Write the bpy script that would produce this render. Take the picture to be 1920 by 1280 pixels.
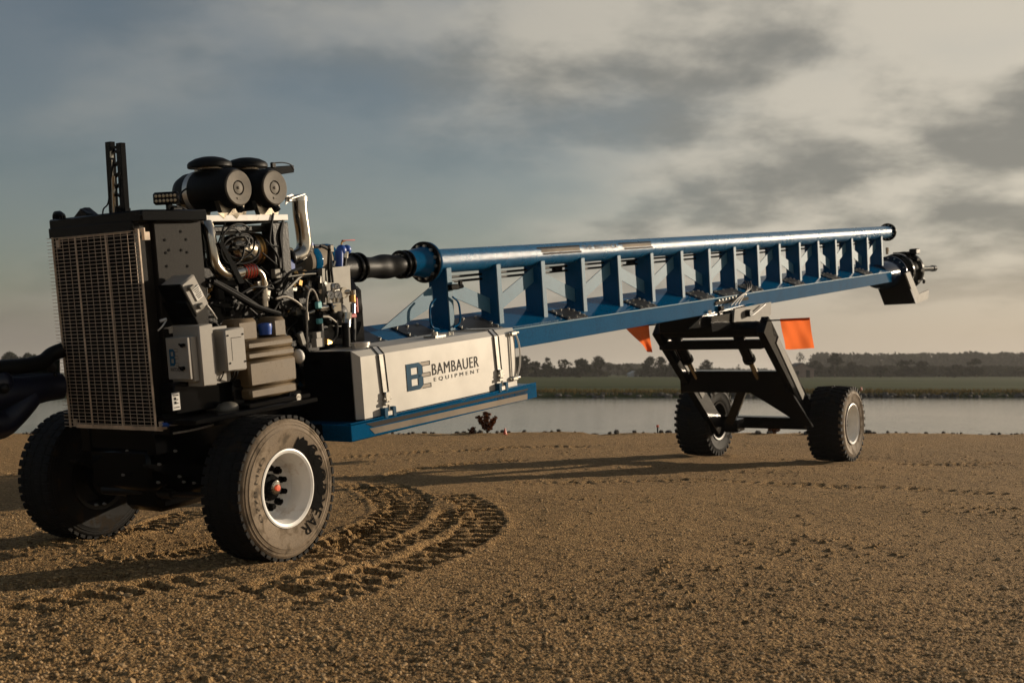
import bpy, bmesh, math, random
import numpy as np
from mathutils import Vector, Matrix
R = math.radians
random.seed(7)
rng = np.random.default_rng(11)
for o in list(bpy.data.objects): bpy.data.objects.remove(o)
scene = bpy.context.scene
COL = scene.collection

# ------------------------------------------------------------------ camera, sky, sun, exposure
F, CH, HX, HY = 2300.0, 1.45, 960.0, 695.0
cd = bpy.data.cameras.new('camera'); cam = bpy.data.objects.new('camera', cd); COL.objects.link(cam)
cam.location = (0, 0, CH); cam.rotation_euler = (R(90), 0, 0)
cd.sensor_width = 36; cd.lens = 36*F/1920; cd.shift_y = (HY-640)/1920
cd.clip_start = .1; cd.clip_end = 9000
cd.dof.use_dof = True; cd.dof.focus_distance = 11.0; cd.dof.aperture_fstop = 3.2
scene.camera = cam

SUN_AZ, SUN_EL = 60.0, 13.0          # clockwise from +Y (view axis), degrees
ln = bpy.data.lights.new('sun', 'SUN'); ln.energy = 5.0; ln.angle = R(.55); ln.color = (1.0, .83, .62)
sun = bpy.data.objects.new('sun', ln); COL.objects.link(sun)
sd = Vector((math.sin(R(SUN_AZ))*math.cos(R(SUN_EL)), math.cos(R(SUN_AZ))*math.cos(R(SUN_EL)), math.sin(R(SUN_EL))))
sun.rotation_euler = sd.to_track_quat('Z', 'Y').to_euler(); sun.location = (40, 25, 30)

vs = scene.view_settings
vs.view_transform = 'Standard'; vs.look = 'None'; vs.gamma = 1; vs.use_curve_mapping = False; vs.exposure = 0.06

world = bpy.data.worlds.new('World'); scene.world = world; world.use_nodes = True
class NT:
    def __init__(s, tree): s.t = tree
    def n(s, typ, inp=None, **kw):
        nd = s.t.nodes.new(typ)
        for k, v in kw.items(): setattr(nd, k, v)
        for k, v in (inp or {}).items():
            if isinstance(v, bpy.types.NodeSocket): s.t.links.new(v, nd.inputs[k])
            else: nd.inputs[k].default_value = v
        return nd
    def m(s, op, a, b=0.0, c=None, clamp=False):
        nd = s.n('ShaderNodeMath', {0: a, 1: b}, operation=op, use_clamp=clamp)
        if c is not None:
            if isinstance(c, bpy.types.NodeSocket): s.t.links.new(c, nd.inputs[2])
            else: nd.inputs[2].default_value = c
        return nd.outputs[0]
    def mix(s, fac, a, b, blend='MIX'):
        nd = s.n('ShaderNodeMix', data_type='RGBA', blend_type=blend)
        for i, v in ((0, fac), (6, a), (7, b)):
            if isinstance(v, bpy.types.NodeSocket): s.t.links.new(v, nd.inputs[i])
            else: nd.inputs[i].default_value = (v if i == 0 or len(v) == 4 else (*v, 1))
        return nd.outputs[2]
    def smooth(s, x, a, b, lo=0., hi=1.):
        nd = s.n('ShaderNodeMapRange', {0: x, 1: a, 2: b, 3: lo, 4: hi}, interpolation_type='SMOOTHSTEP')
        return nd.outputs[0]
    def noise(s, vec, scale, detail=4, rough=.55, dist=0.):
        return s.n('ShaderNodeTexNoise', {'Vector': vec, 'Scale': scale, 'Detail': detail, 'Roughness': rough, 'Distortion': dist}).outputs[0]

def build_sky():
    nt = NT(world.node_tree); nt.t.nodes.clear()
    out = nt.n('ShaderNodeOutputWorld')
    sky = nt.n('ShaderNodeTexSky', sky_type='NISHITA', sun_disc=False, sun_elevation=R(SUN_EL), sun_rotation=R(SUN_AZ),
               air_density=1.0, dust_density=1.5, ozone_density=1.0)
    bg1 = nt.n('ShaderNodeBackground', {'Color': sky.outputs[0], 'Strength': .062})
    tc = nt.n('ShaderNodeTexCoord')
    sx = nt.n('ShaderNodeSeparateXYZ', {0: tc.outputs['Generated']})
    x, y, z = sx.outputs[0], sx.outputs[1], nt.m('MAXIMUM', sx.outputs[2], 0.0)
    zz = nt.m('ADD', z, .27)
    px, py = nt.m('DIVIDE', x, zz), nt.m('DIVIDE', y, zz)
    pv = nt.n('ShaderNodeCombineXYZ', {0: px, 1: nt.m('MULTIPLY', py, 1.0), 2: 3.7}).outputs[0]
    pv2 = nt.n('ShaderNodeCombineXYZ', {0: nt.m('ADD', px, 11.3), 1: nt.m('ADD', py, 4.1), 2: 8.2}).outputs[0]
    n1 = nt.noise(pv, .95, 7, .50, .1)
    n2 = nt.noise(pv2, 3.1, 8, .54, .08)
    # rightward (sunward) side carries thicker, brighter stratocumulus
    side = nt.smooth(x, -.50, .45)
    low = nt.smooth(z, .16, .03)
    cov = nt.m('ADD', nt.m('ADD', n1, nt.m('MULTIPLY', side, .27)), nt.m('MULTIPLY', low, .12))
    high = nt.smooth(z, .27, .62)
    cov = nt.m('SUBTRACT', cov, nt.m('MULTIPLY', high, .6))
    mask = nt.m('ADD', nt.m('MULTIPLY', nt.smooth(cov, .46, .74), .82), .14)
    shade = nt.smooth(nt.m('ADD', n2, nt.m('MULTIPLY', nt.m('SUBTRACT', n1, .5), -.35)), .37, .60)
    dark = nt.mix(side, (.19, .205, .195), (.235, .222, .19))
    lite = nt.mix(side, (.35, .34, .305), (.62, .56, .455))
    cl = nt.mix(shade, dark, lite)
    # air near the horizon: beige
    hz = nt.mix(side, (.20, .178, .15), (.53, .44, .335))
    cl2 = nt.mix(nt.smooth(z, .12, .012), cl, hz)
    mask2 = nt.m('MAXIMUM', mask, nt.smooth(z, .09, .02))
    bg2 = nt.n('ShaderNodeBackground', {'Color': cl2, 'Strength': 1.0})
    mx = nt.n('ShaderNodeMixShader', {0: nt.m('MULTIPLY', mask2, .93), 1: bg1.outputs[0], 2: bg2.outputs[0]})
    nt.t.links.new(mx.outputs[0], out.inputs[0])
build_sky()

# ------------------------------------------------------------------ machine frame: X = near side (s), Y = rearwards (t), Z = up (u)
YAW, PITCH = R(34.06), R(6.47)
C0 = np.array([-2.775, 10.0, .56])
_rh = np.array([math.sin(YAW), math.cos(YAW), 0]); _s = np.array([math.cos(YAW), -math.sin(YAW), 0]); _z = np.array([0, 0, 1.])
_r = _rh*math.cos(PITCH)+_z*math.sin(PITCH); _u = _z*math.cos(PITCH)-_rh*math.sin(PITCH)
MM = np.stack([_s, _r, _u], 1); CL = MM.T@(np.array([0, 0, CH])-C0)
def P(px, py, s=None, t=None, u=None):
    """a sight line measured in the survey photograph, met with a plane of the machine (metres in the machine frame)"""
    d = MM.T@np.array([(px-HX)/F, 1, -(py-HY)/F]); k = 1.
    for i, v in enumerate((s, t, u)):
        if v is not None: k = (v-CL[i])/d[i]
    return Vector(CL+k*d)
def G(px, py, z=0.):
    k = (CH-z)*F/(py-HY); return Vector(((px-HX)/F*k, k, z))

# ------------------------------------------------------------------ mesh helpers
class B:
    def __init__(s): s.bm = bmesh.new(); s.mi = 0
    def _take(s, verts, faces):
        vs_ = [s.bm.verts.new(v) for v in verts]; out = []
        for f in faces:
            try: fc = s.bm.faces.new([vs_[i] for i in f])
            except ValueError: continue
            fc.material_index = s.mi; out.append(fc)
        return vs_, out
    def box(s, c, size, rot=None, bev=0.):
        c = Vector(c); h = Vector(size)/2
        pts = [Vector((x*h.x, y*h.y, z*h.z)) for x in (-1, 1) for y in (-1, 1) for z in (-1, 1)]
        if rot is not None: pts = [rot@p for p in pts]
        v, f = s._take([p+c for p in pts], [(0, 1, 3, 2), (4, 6, 7, 5), (0, 4, 5, 1), (2, 3, 7, 6), (0, 2, 6, 4), (1, 5, 7, 3)])
        if bev > 0:
            ed = list({e for x in f for e in x.edges})
            r = bmesh.ops.bevel(s.bm, geom=ed, offset=bev, segments=1, affect='EDGES')
            for x in r['faces']: x.material_index = s.mi
        return s
    def bx(s, lo, hi, bev=0.):
        lo = Vector(lo); hi = Vector(hi); return s.box((lo+hi)/2, [abs(a) for a in (hi-lo)], None, bev)
    def prism(s, pts, vec, bev=0.):
        n = len(pts); vec = Vector(vec); pts = [Vector(p) for p in pts]
        nrm = Vector()
        for i in range(n): nrm += pts[i].cross(pts[(i+1) % n])
        if nrm.dot(vec) > 0: pts = pts[::-1]
        v, f = s._take(pts+[p+vec for p in pts], [tuple(range(n)), tuple(range(2*n-1, n-1, -1))]+[(i, i+n, (i+1) % n+n, (i+1) % n) for i in range(n)])
        if bev > 0:
            ed = list({e for x in f for e in x.edges})
            r = bmesh.ops.bevel(s.bm, geom=ed, offset=bev, segments=1, affect='EDGES')
            for x in r['faces']: x.material_index = s.mi
        return s
    def lathe(s, prof, org, axis, n=32, a0=0., closed=False, caps=True):
        ax = Vector(axis).normalized(); org = Vector(org)
        e1 = ax.orthogonal().normalized(); e2 = ax.cross(e1)
        vv = []
        for r, h in prof:
            for i in range(n):
                a = a0+2*math.pi*i/n
                vv.append(org+ax*h+(e1*math.cos(a)+e2*math.sin(a))*max(r, 1e-5))
        fs = []
        m = len(prof)
        for j in range(m-1):
            for i in range(n):
                k = (i+1) % n
                fs.append((j*n+i, j*n+k, (j+1)*n+k, (j+1)*n+i))
        if not caps: pass
        elif closed:
            for i in range(n): k = (i+1) % n; fs.append(((m-1)*n+i, (m-1)*n+k, k, i))
        else:
            if prof[0][0] > 1e-4: fs.append(tuple(range(n-1, -1, -1)))
            if prof[-1][0] > 1e-4: fs.append(tuple((m-1)*n+i for i in range(n)))
        s._take(vv, fs); return s
    def cyl(s, p0, p1, r0, r1=None, n=16):
        p0 = Vector(p0); p1 = Vector(p1); d = p1-p0
        return s.lathe([(r0, 0), (r0 if r1 is None else r1, d.length)], p0, d, n)
    def tube(s, pts, r, n=8, sub=5, caps=True):
        pts = [Vector(p) for p in pts]
        if sub > 1 and len(pts) > 2:
            q = [pts[0]*2-pts[1]]+pts+[pts[-1]*2-pts[-2]]; o = []
            for i in range(1, len(q)-2):
                for k in range(sub):
                    t = k/sub; a, b, c, d = q[i-1:i+3]
                    o.append(.5*((2*b)+(c-a)*t+(2*a-5*b+4*c-d)*t*t+(3*b-a-3*c+d)*t**3))
            o.append(pts[-1]); pts = o
        rr = r if callable(r) else (lambda x: r)
        tg = [(pts[min(i+1, len(pts)-1)]-pts[max(i-1, 0)]).normalized() for i in range(len(pts))]
        e1 = tg[0].orthogonal().normalized(); vv = []; fs = []
        for i, p in enumerate(pts):
            e1 = (e1-tg[i]*e1.dot(tg[i])).normalized(); e2 = tg[i].cross(e1)
            q = rr(i/(len(pts)-1))
            for k in range(n):
                a = 2*math.pi*k/n; vv.append(p+(e1*math.cos(a)+e2*math.sin(a))*q)
        for i in range(len(pts)-1):
            for k in range(n):
                l = (k+1) % n; fs.append((i*n+k, i*n+l, (i+1)*n+l, (i+1)*n+k))
        if caps: fs += [tuple(range(n-1, -1, -1)), tuple((len(pts)-1)*n+k for k in range(n))]
        s._take(vv, fs); return s
    def ball(s, c, r, sc=(1, 1, 1), seg=12):
        c = Vector(c); vv = []; fs = []
        for i in range(9):
            a = math.pi*i/8; q = max(math.sin(a), 1e-4)
            for k in range(seg): p = 2*math.pi*k/seg; vv.append(c+Vector((math.cos(p)*q*r*sc[0], math.sin(p)*q*r*sc[1], -math.cos(a)*r*sc[2])))
        for i in range(8):
            for k in range(seg): l = (k+1) % seg; fs.append((i*seg+k, i*seg+l, (i+1)*seg+l, (i+1)*seg+k))
        s._take(vv, fs); return s
    def raw(s, verts, faces): s._take(verts, faces); return s

SPLIT = set('tank_lettering tyre_lettering tank_lettering_none tank_cap pipe_elbow hitch_fitting blue_fitting hose_fitting pipe_bracket pressure_hose braided_hose red_handle solenoid suction_hose conduit brake_hose panel_stay box_cable cradle latch strap_hook plate_latch sight_fitting sight_tube grab_loop loose_wire cable_drop sender_cover leaf_spring tank_shoulder cover_screw cylinder hydraulic_line saddle battery_box gearbox hydraulic_valve tank_band lug'.split())
def islands(bm):
    bm.verts.ensure_lookup_table(); bm.verts.index_update(); lab = [-1]*len(bm.verts); out = []
    for v0 in bm.verts:
        if lab[v0.index] >= 0: continue
        st = [v0]; lab[v0.index] = len(out); comp = []
        while st:
            v = st.pop(); comp.append(v)
            for e in v.link_edges:
                w = e.other_vert(v)
                if lab[w.index] < 0: lab[w.index] = len(out); st.append(w)
        out.append(comp)
    bb = [[np.min([v.co[:] for v in c], 0), np.max([v.co[:] for v in c], 0), set(v.index for v in c)] for c in out]
    i = 0
    while i < len(bb):      # pieces whose boxes touch stay together
        j = i+1; merged = False
        while j < len(bb):
            if np.all(bb[i][0]-.004 <= bb[j][1]) and np.all(bb[j][0]-.004 <= bb[i][1]):
                bb[i] = [np.minimum(bb[i][0], bb[j][0]), np.maximum(bb[i][1], bb[j][1]), bb[i][2] | bb[j][2]]; bb.pop(j); merged = True
            else: j += 1
        if not merged: i += 1
    return [x[2] for x in bb]
def obj(name, b, mats, parent=None, smooth=38, kind=None):
    if name in SPLIT and isinstance(b, B):
        bmesh.ops.remove_doubles(b.bm, verts=b.bm.verts, dist=1e-6); gr = islands(b.bm)
        if len(gr) > 1:
            for g in gr[1:]:
                nb = B(); mp = {}
                for v in b.bm.verts:
                    if v.index in g: mp[v.index] = nb.bm.verts.new(v.co)
                for f in b.bm.faces:
                    if f.verts[0].index in g:
                        q = nb.bm.faces.new([mp[v.index] for v in f.verts]); q.material_index = f.material_index
                _obj(name, nb, mats, parent, smooth, kind)
            bmesh.ops.delete(b.bm, geom=[v for v in b.bm.verts if v.index not in gr[0]], context='VERTS')
    return _obj(name, b, mats, parent, smooth, kind)
def _obj(name, b, mats, parent=None, smooth=38, kind=None):
    me = bpy.data.meshes.new(name)
    if isinstance(b, B):
        bmesh.ops.remove_doubles(b.bm, verts=b.bm.verts, dist=1e-6); b.bm.to_mesh(me); b.bm.free()
    else: me.from_pydata(*b); me.update()
    for m in (mats if isinstance(mats, (list, tuple)) else [mats]): me.materials.append(m)
    if smooth:
        me.polygons.foreach_set('use_smooth', [True]*len(me.polygons)); me.set_sharp_from_angle(angle=R(smooth))
    o = bpy.data.objects.new(name, me); COL.objects.link(o)
    if parent is not None: o.parent = parent
    if kind: o['kind'] = kind
    return o
def tag(o, label, cat, group=None):
    o['label'] = label; o['category'] = cat
    if group: o['group'] = group
    return o
def empty(name, loc, rot=(0, 0, 0)):
    o = bpy.data.objects.new(name, None); COL.objects.link(o); o.location = loc; o.rotation_euler = rot; o.empty_display_size = .2; return o
def share(src, parent, loc=None, rot=None):
    c = src.copy(); COL.objects.link(c); c.parent = parent
    if loc is not None: c.location = loc
    if rot is not None: c.rotation_euler = rot
    return c

_tx = {}
def text2d(s, spacing=1.):
    """flat letters as 2-D triangles, cap height about .7"""
    if (s, spacing) not in _tx:
        cu = bpy.data.curves.new('letters', 'FONT'); cu.body = s; cu.size = 1; cu.space_character = spacing; cu.resolution_u = 3
        ob = bpy.data.objects.new('letters', cu); COL.objects.link(ob)
        me = ob.to_mesh(); v = [(q.co.x, q.co.y) for q in me.vertices]; f = [tuple(p.vertices) for p in me.polygons]
        ob.to_mesh_clear(); bpy.data.objects.remove(ob); bpy.data.curves.remove(cu)
        _tx[(s, spacing)] = (v, f)
    return _tx[(s, spacing)]
def letters(b, s, width, height, fn, spacing=1.):
    v, f = text2d(s, spacing); x0 = min(q[0] for q in v); x1 = max(q[0] for q in v); y0 = min(q[1] for q in v); y1 = max(q[1] for q in v)
    b.raw([fn((q[0]-x0)/(x1-x0)*width, (q[1]-y0)/(y1-y0)*height) for q in v], f)

# ------------------------------------------------------------------ materials
def pm(name, col, rough=.5, metal=0., var=.0, vs=6., dirt=None, damt=.5, ds=3., bump=0., bs=60., coat=0., spec=.5, rvar=0., fine=0.):
    m = bpy.data.materials.new(name); m.use_nodes = True; nt = NT(m.node_tree); nt.t.nodes.clear()
    out = nt.n('ShaderNodeOutputMaterial'); bs_ = nt.n('ShaderNodeBsdfPrincipled')
    nt.t.links.new(bs_.outputs[0], out.inputs[0])
    tc = nt.n('ShaderNodeTexCoord').outputs['Object']
    c = None
    if var > 0:
        n = nt.smooth(nt.noise(tc, vs, 5, .6), .3, .7)
        c = nt.mix(n, tuple(x*(1-var) for x in col), tuple(min(1, x*(1+var)) for x in col))
    if fine > 0:
        n = nt.smooth(nt.noise(tc, vs*14, 3, .6), .35, .65)
        c = nt.mix(n, c if c is not None else col, tuple(min(1, x*(1+fine)) for x in col))
    if dirt:
        n = nt.smooth(nt.noise(tc, ds, 7, .62, .3), .62-damt*.35, .72-damt*.2)
        c = nt.mix(nt.m('MULTIPLY', n, min(1, damt+.25)), c if c is not None else col, dirt)
        r2 = nt.m('ADD', nt.m('MULTIPLY', n, .35), rough, clamp=True); nt.t.links.new(r2, bs_.inputs['Roughness'])
    else:
        if rvar > 0: nt.t.links.new(nt.smooth(nt.noise(tc, vs*.7, 5, .6), .3, .7, max(.03, rough-rvar), rough+rvar), bs_.inputs['Roughness'])
        else: bs_.inputs['Roughness'].default_value = rough
    if c is None: bs_.inputs['Base Color'].default_value = (*col, 1)
    else: nt.t.links.new(c, bs_.inputs['Base Color'])
    bs_.inputs['Metallic'].default_value = metal; bs_.inputs['Coat Weight'].default_value = coat; bs_.inputs['Coat Roughness'].default_value = .12
    bs_.inputs['Specular IOR Level'].default_value = spec
    if bump > 0:
        bp = nt.n('ShaderNodeBump', {'Height': nt.noise(tc, bs, 4, .6), 'Strength': bump, 'Distance': .01}); nt.t.links.new(bp.outputs[0], bs_.inputs['Normal'])
    return m
M = {}
M['blue'] = pm('blue_paint', (.0008, .066, .160), .08, 0, .15, 3, None, bump=.0, bs=180, rvar=.02, spec=.09, fine=.2)
M['blue_dew_sheen'] = pm('dewy_blue_painted_sheen', (.035, .120, .185), .55, 0, .18, 5, None, bump=.15, bs=220, fine=.25, spec=.3)  # dew, plus sun sheen painted in as a paler base colour
M['pipe'] = pm('dewy_pipe_paint', (.003, .080, .18), .30, .0, .2, 4, None, bump=.3, bs=320, rvar=.06, fine=.5)
M['black'] = pm('black_paint', (.0025, .0026, .003), .17, 0, .3, 6, None, bump=.012, bs=120, spec=.14)
M['panel'] = pm('dewy_black_panel', (.008, .0065, .005), .6, 0, .2, 5, None, bump=.3, bs=150, fine=.5, spec=.14)
M['hatch'] = pm('black_hatch_steel', (.010, .010, .011), .45, 0, .3, 9, bump=.1, bs=150)
M['bolt'] = pm('zinc_bolt', (.55, .53, .48), .3, .9, .2, 40)
M['steel'] = pm('satin_steel_tube', (.44, .405, .35), .15, 1., .15, 7, bump=.03, bs=60, rvar=.06)
M['turbo'] = pm('warm_steel_casing', (.36, .31, .24), .26, 1., .25, 7, bump=.08, bs=90, rvar=.08)
M['iron'] = pm('dark_cast_iron', (.005, .0047, .0045), .42, .0, .4, 12, bump=.3, bs=70, spec=.2)
M['engine'] = pm('dark_engine_metal', (.007, .0065, .006), .38, .0, .5, 16, bump=.25, bs=50, spec=.25)
M['alu'] = pm('brushed_aluminium_tank', (.50, .475, .43), .50, .15, .10, 1.3, bump=.0, bs=10, rvar=.11)
M['alu_trim'] = pm('aluminium_trim', (.60, .58, .54), .3, .7, .15, 8)
M['guard'] = pm('galvanised_guard_wire', (.62, .475, .34), .5, .0, .35, 8)
M['core'] = pm('radiator_core', (.002, .002, .002), .8, 0, .3, 30, spec=.1)
M['white'] = pm('white_painted_steel', (.80, .77, .72), .4, 0, .08, 10, (.25, .18, .12), .12, 9)
M['rim'] = pm('white_wheel_paint', (.76, .74, .70), .38, 0, .06, 6, (.40, .30, .20), .20, 6)
M['tyre'] = pm('black_tyre_rubber', (.006, .0055, .005), .75, 0, .3, 12, (.05, .036, .022), .22, 8, bump=.25, bs=90, spec=.2)
M['sidewall'] = pm('dusty_tyre_sidewall', (.17, .124, .078), .8, 0, .3, 7, (.03, .025, .02), .40, 7, bump=.15, bs=60, fine=.2)
M['ink'] = pm('black_rubber_lettering', (.003, .0028, .0026), .8, spec=.05)
M['ink2'] = pm('dusty_rubber_lettering', (.045, .036, .027), .8, spec=.1)
M['rubber'] = pm('black_rubber_hose', (.003, .003, .003), .5, 0, .3, 8, bump=.12, bs=50, spec=.14)
M['hosegrey'] = pm('braided_grey_hose', (.32, .29, .25), .5, .3, .3, 60)
M['greybox'] = pm('grey_enclosure', (.29, .268, .235), .45, 0, .06, 6, bump=.03, bs=60)
M['plateg'] = pm('grey_steel_plate', (.15, .140, .118), .5, .2, .15, 5, bump=.05, bs=80)
M['defp'] = pm('brown_grey_plastic_tank', (.122, .083, .040), .5, 0, .15, 4, (.03, .025, .02), .12, 60, bump=.1, bs=150)
M['brass'] = pm('brass_fitting', (.55, .33, .12), .3, 1., .2, 20)
M['red'] = pm('red_plastic', (.42, .02, .015), .4)
M['redhose'] = pm('red_silicone_hose', (.50, .045, .02), .45, 0, .2, 30)
M['orangecap'] = pm('orange_hub_cap', (.75, .10, .03), .4)
M['bluebright'] = pm('bright_blue_plastic', (.01, .07, .35), .4, 0, .2, 20)
M['teal'] = pm('teal_plastic', (.12, .42, .44), .4)
M['logo_blue'] = pm('logo_blue_film', (.004, .06, .12), .85, 0, .35, 3)
M['logo_line'] = pm('logo_grey_film', (.03, .028, .026), .85)
M['logo_cream'] = pm('logo_cream_film', (.36, .31, .25), .7)
M['decal_grey'] = pm('grey_decal_film', (.025, .020, .017), .65, 0, .1, 8, spec=.08)
M['decal_silver'] = pm('silver_decal_film', (.20, .165, .125), .65, .0, .35, 1.2, spec=.1)
M['decal_text'] = pm('pale_lettering', (.30, .42, .48), .5)
M['label_white'] = pm('white_sticker', (.62, .60, .56), .5)
M['led'] = pm('lamp_lens', (.40, .33, .22), .15, 0, .3, 90, spec=.7)
M['filtercap'] = pm('dusty_filter_cap', (.115, .095, .068), .65, .0, .25, 12, bump=.06, bs=90)
M['navy'] = pm('dark_navy_casting', (.002, .004, .016), .4, 0, .3, 6, bump=.15, bs=40)
M['deepblue'] = pm('deep_blue_casting', (.002, .014, .04), .14, 0, .2, 8, bump=.0, bs=40, spec=.12)
M['dullgrey'] = pm('dull_grey_steel', (.17, .16, .138), .6, 0, .15, 6, bump=.05, bs=60, spec=.2)
M['green_dark'] = pm('dark_green_cover', (.006, .018, .016), .6, 0, .3, 6)
def cloth_mat():
    m = bpy.data.materials.new('orange_flag_cloth'); m.use_nodes = True; nt = NT(m.node_tree); nt.t.nodes.clear()
    out = nt.n('ShaderNodeOutputMaterial'); tc = nt.n('ShaderNodeTexCoord').outputs['Object']
    c = nt.mix(nt.noise(tc, 60, 2), (.86, .17, .045), (.92, .22, .06))
    d = nt.n('ShaderNodeBsdfDiffuse', {0: c}); t = nt.n('ShaderNodeBsdfTranslucent', {0: c})
    mx = nt.n('ShaderNodeMixShader', {0: .55, 1: d.outputs[0], 2: t.outputs[0]}); nt.t.links.new(mx.outputs[0], out.inputs[0]); return m
M['flag'] = cloth_mat()
def leaf_mat(name, a, b_, tr=.08):
    m = bpy.data.materials.new(name); m.use_nodes = True; nt = NT(m.node_tree); nt.t.nodes.clear()
    out = nt.n('ShaderNodeOutputMaterial'); g = nt.n('ShaderNodeNewGeometry')
    c = nt.mix(g.outputs['Random Per Island'], a, b_)
    d = nt.n('ShaderNodeBsdfDiffuse', {0: c}); t = nt.n('ShaderNodeBsdfTranslucent', {0: c})
    mx = nt.n('ShaderNodeMixShader', {0: tr, 1: d.outputs[0], 2: t.outputs[0]}); nt.t.links.new(mx.outputs[0], out.inputs[0]); return m
M['leaf'] = leaf_mat('dark_green_leaves', (.010, .014, .006), (.024, .028, .010))
M['leaf2'] = leaf_mat('olive_leaves', (.013, .016, .007), (.032, .033, .013))
M['leafred'] = leaf_mat('reddish_autumn_leaves', (.06, .018, .010), (.16, .055, .02))
M['bark'] = pm('tree_bark', (.06, .045, .032), .9, 0, .3, 3)
M['drygrass'] = leaf_mat('dry_grass_blades', (.10, .078, .03), (.20, .145, .06), .2)
M['rock'] = pm('dark_bank_rock', (.085, .075, .062), .9, 0, .5, 1.5, bump=.4, bs=6)
M['pebble'] = pm('tan_gravel_stone', (.40, .265, .13), .9, 0, .35, 1.2, bump=.2, bs=40)
M['brick'] = pm('pale_pink_wall', (.30, .21, .17), .9, 0, .1, 1)
M['roof'] = pm('brown_roof', (.13, .10, .085), .9, 0, .1, 1)
M['barnwhite'] = pm('white_barn_wall', (.6, .6, .58), .8)

def ground_mat():
    m = bpy.data.materials.new('tan_gravel_dirt'); m.use_nodes = True; nt = NT(m.node_tree); nt.t.nodes.clear()
    out = nt.n('ShaderNodeOutputMaterial'); b = nt.n('ShaderNodeBsdfPrincipled'); nt.t.links.new(b.outputs[0], out.inputs[0])
    tc = nt.n('ShaderNodeTexCoord').outputs['Object']
    big = nt.smooth(nt.noise(tc, .35, 5, .6, .4), .35, .65)
    c = nt.mix(big, (.44, .245, .090), (.34, .188, .067))
    damp = nt.smooth(nt.noise(tc, .16, 6, .62, .8), .46, .70)
    c = nt.mix(nt.m('MULTIPLY', damp, .6), c, (.20, .110, .040))
    mid = nt.smooth(nt.noise(tc, 3.2, 6, .65), .4, .72)
    c = nt.mix(nt.m('MULTIPLY', mid, .55), c, (.21, .118, .046))
    v = nt.n('ShaderNodeTexVoronoi', {'Vector': tc, 'Scale': 48.}, feature='F1')
    hs = nt.n('ShaderNodeSeparateColor', {0: v.outputs['Color']})
    c = nt.mix(.62, c, nt.mix(hs.outputs[0], (.065, .036, .014), (.70, .455, .205)), 'MIX')
    nt.t.links.new(c, b.inputs['Base Color']); b.inputs['Roughness'].default_value = .95; b.inputs['Specular IOR Level'].default_value = .2
    v2 = nt.n('ShaderNodeTexVoronoi', {'Vector': tc, 'Scale': 75.}, feature='F1')
    h = nt.m('ADD', nt.m('MULTIPLY', v.outputs['Distance'], -1.), nt.m('MULTIPLY', v2.outputs['Distance'], -.6))
    h = nt.m('ADD', h, nt.m('MULTIPLY', nt.noise(tc, 160, 3, .6), .5))
    bp = nt.n('ShaderNodeBump', {'Height': h, 'Strength': 1.0, 'Distance': .03}); nt.t.links.new(bp.outputs[0], b.inputs['Normal'])
    return m
def water_mat():
    m = bpy.data.materials.new('pond_water'); m.use_nodes = True; nt = NT(m.node_tree); nt.t.nodes.clear()
    out = nt.n('ShaderNodeOutputMaterial'); b = nt.n('ShaderNodeBsdfPrincipled', {'Base Color': (.055, .056, .048, 1), 'Roughness': .10, 'IOR': 1.33}); nt.t.links.new(b.outputs[0], out.inputs[0])
    tc = nt.n('ShaderNodeTexCoord').outputs['Object']
    mp = nt.n('ShaderNodeMapping', {0: tc, 3: (1., .55, 1)}).outputs[0]
    h = nt.m('ADD', nt.noise(mp, 1.5, 4, .6, .3), nt.m('MULTIPLY', nt.noise(mp, 5., 3, .6), .35))
    h = nt.m('MULTIPLY', h, nt.smooth(nt.noise(mp, .06, 4, .6, .5), .3, .65, .35, 1.2))
    bp = nt.n('ShaderNodeBump', {'Height': h, 'Strength': .6, 'Distance': .048}); nt.t.links.new(bp.outputs[0], b.inputs['Normal'])
    return m
def field_mat():
    m = bpy.data.materials.new('green_crop_field'); m.use_nodes = True; nt = NT(m.node_tree); nt.t.nodes.clear()
    out = nt.n('ShaderNodeOutputMaterial'); b = nt.n('ShaderNodeBsdfPrincipled', {'Roughness': 1., 'Specular IOR Level': .05}); nt.t.links.new(b.outputs[0], out.inputs[0])
    tc = nt.n('ShaderNodeTexCoord').outputs['Object']
    mp = nt.n('ShaderNodeMapping', {0: tc, 3: (.25, 1., 1)}).outputs[0]
    n = nt.smooth(nt.noise(mp, .05, 6, .65), .35, .65)
    c = nt.mix(n, (.026, .040, .013), (.056, .070, .024))
    c = nt.mix(nt.m('MULTIPLY', nt.smooth(nt.noise(tc, 1.5, 4, .7), .45, .7), .4), c, (.09, .085, .03))
    nt.t.links.new(c, b.inputs['Base Color']); return m

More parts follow.
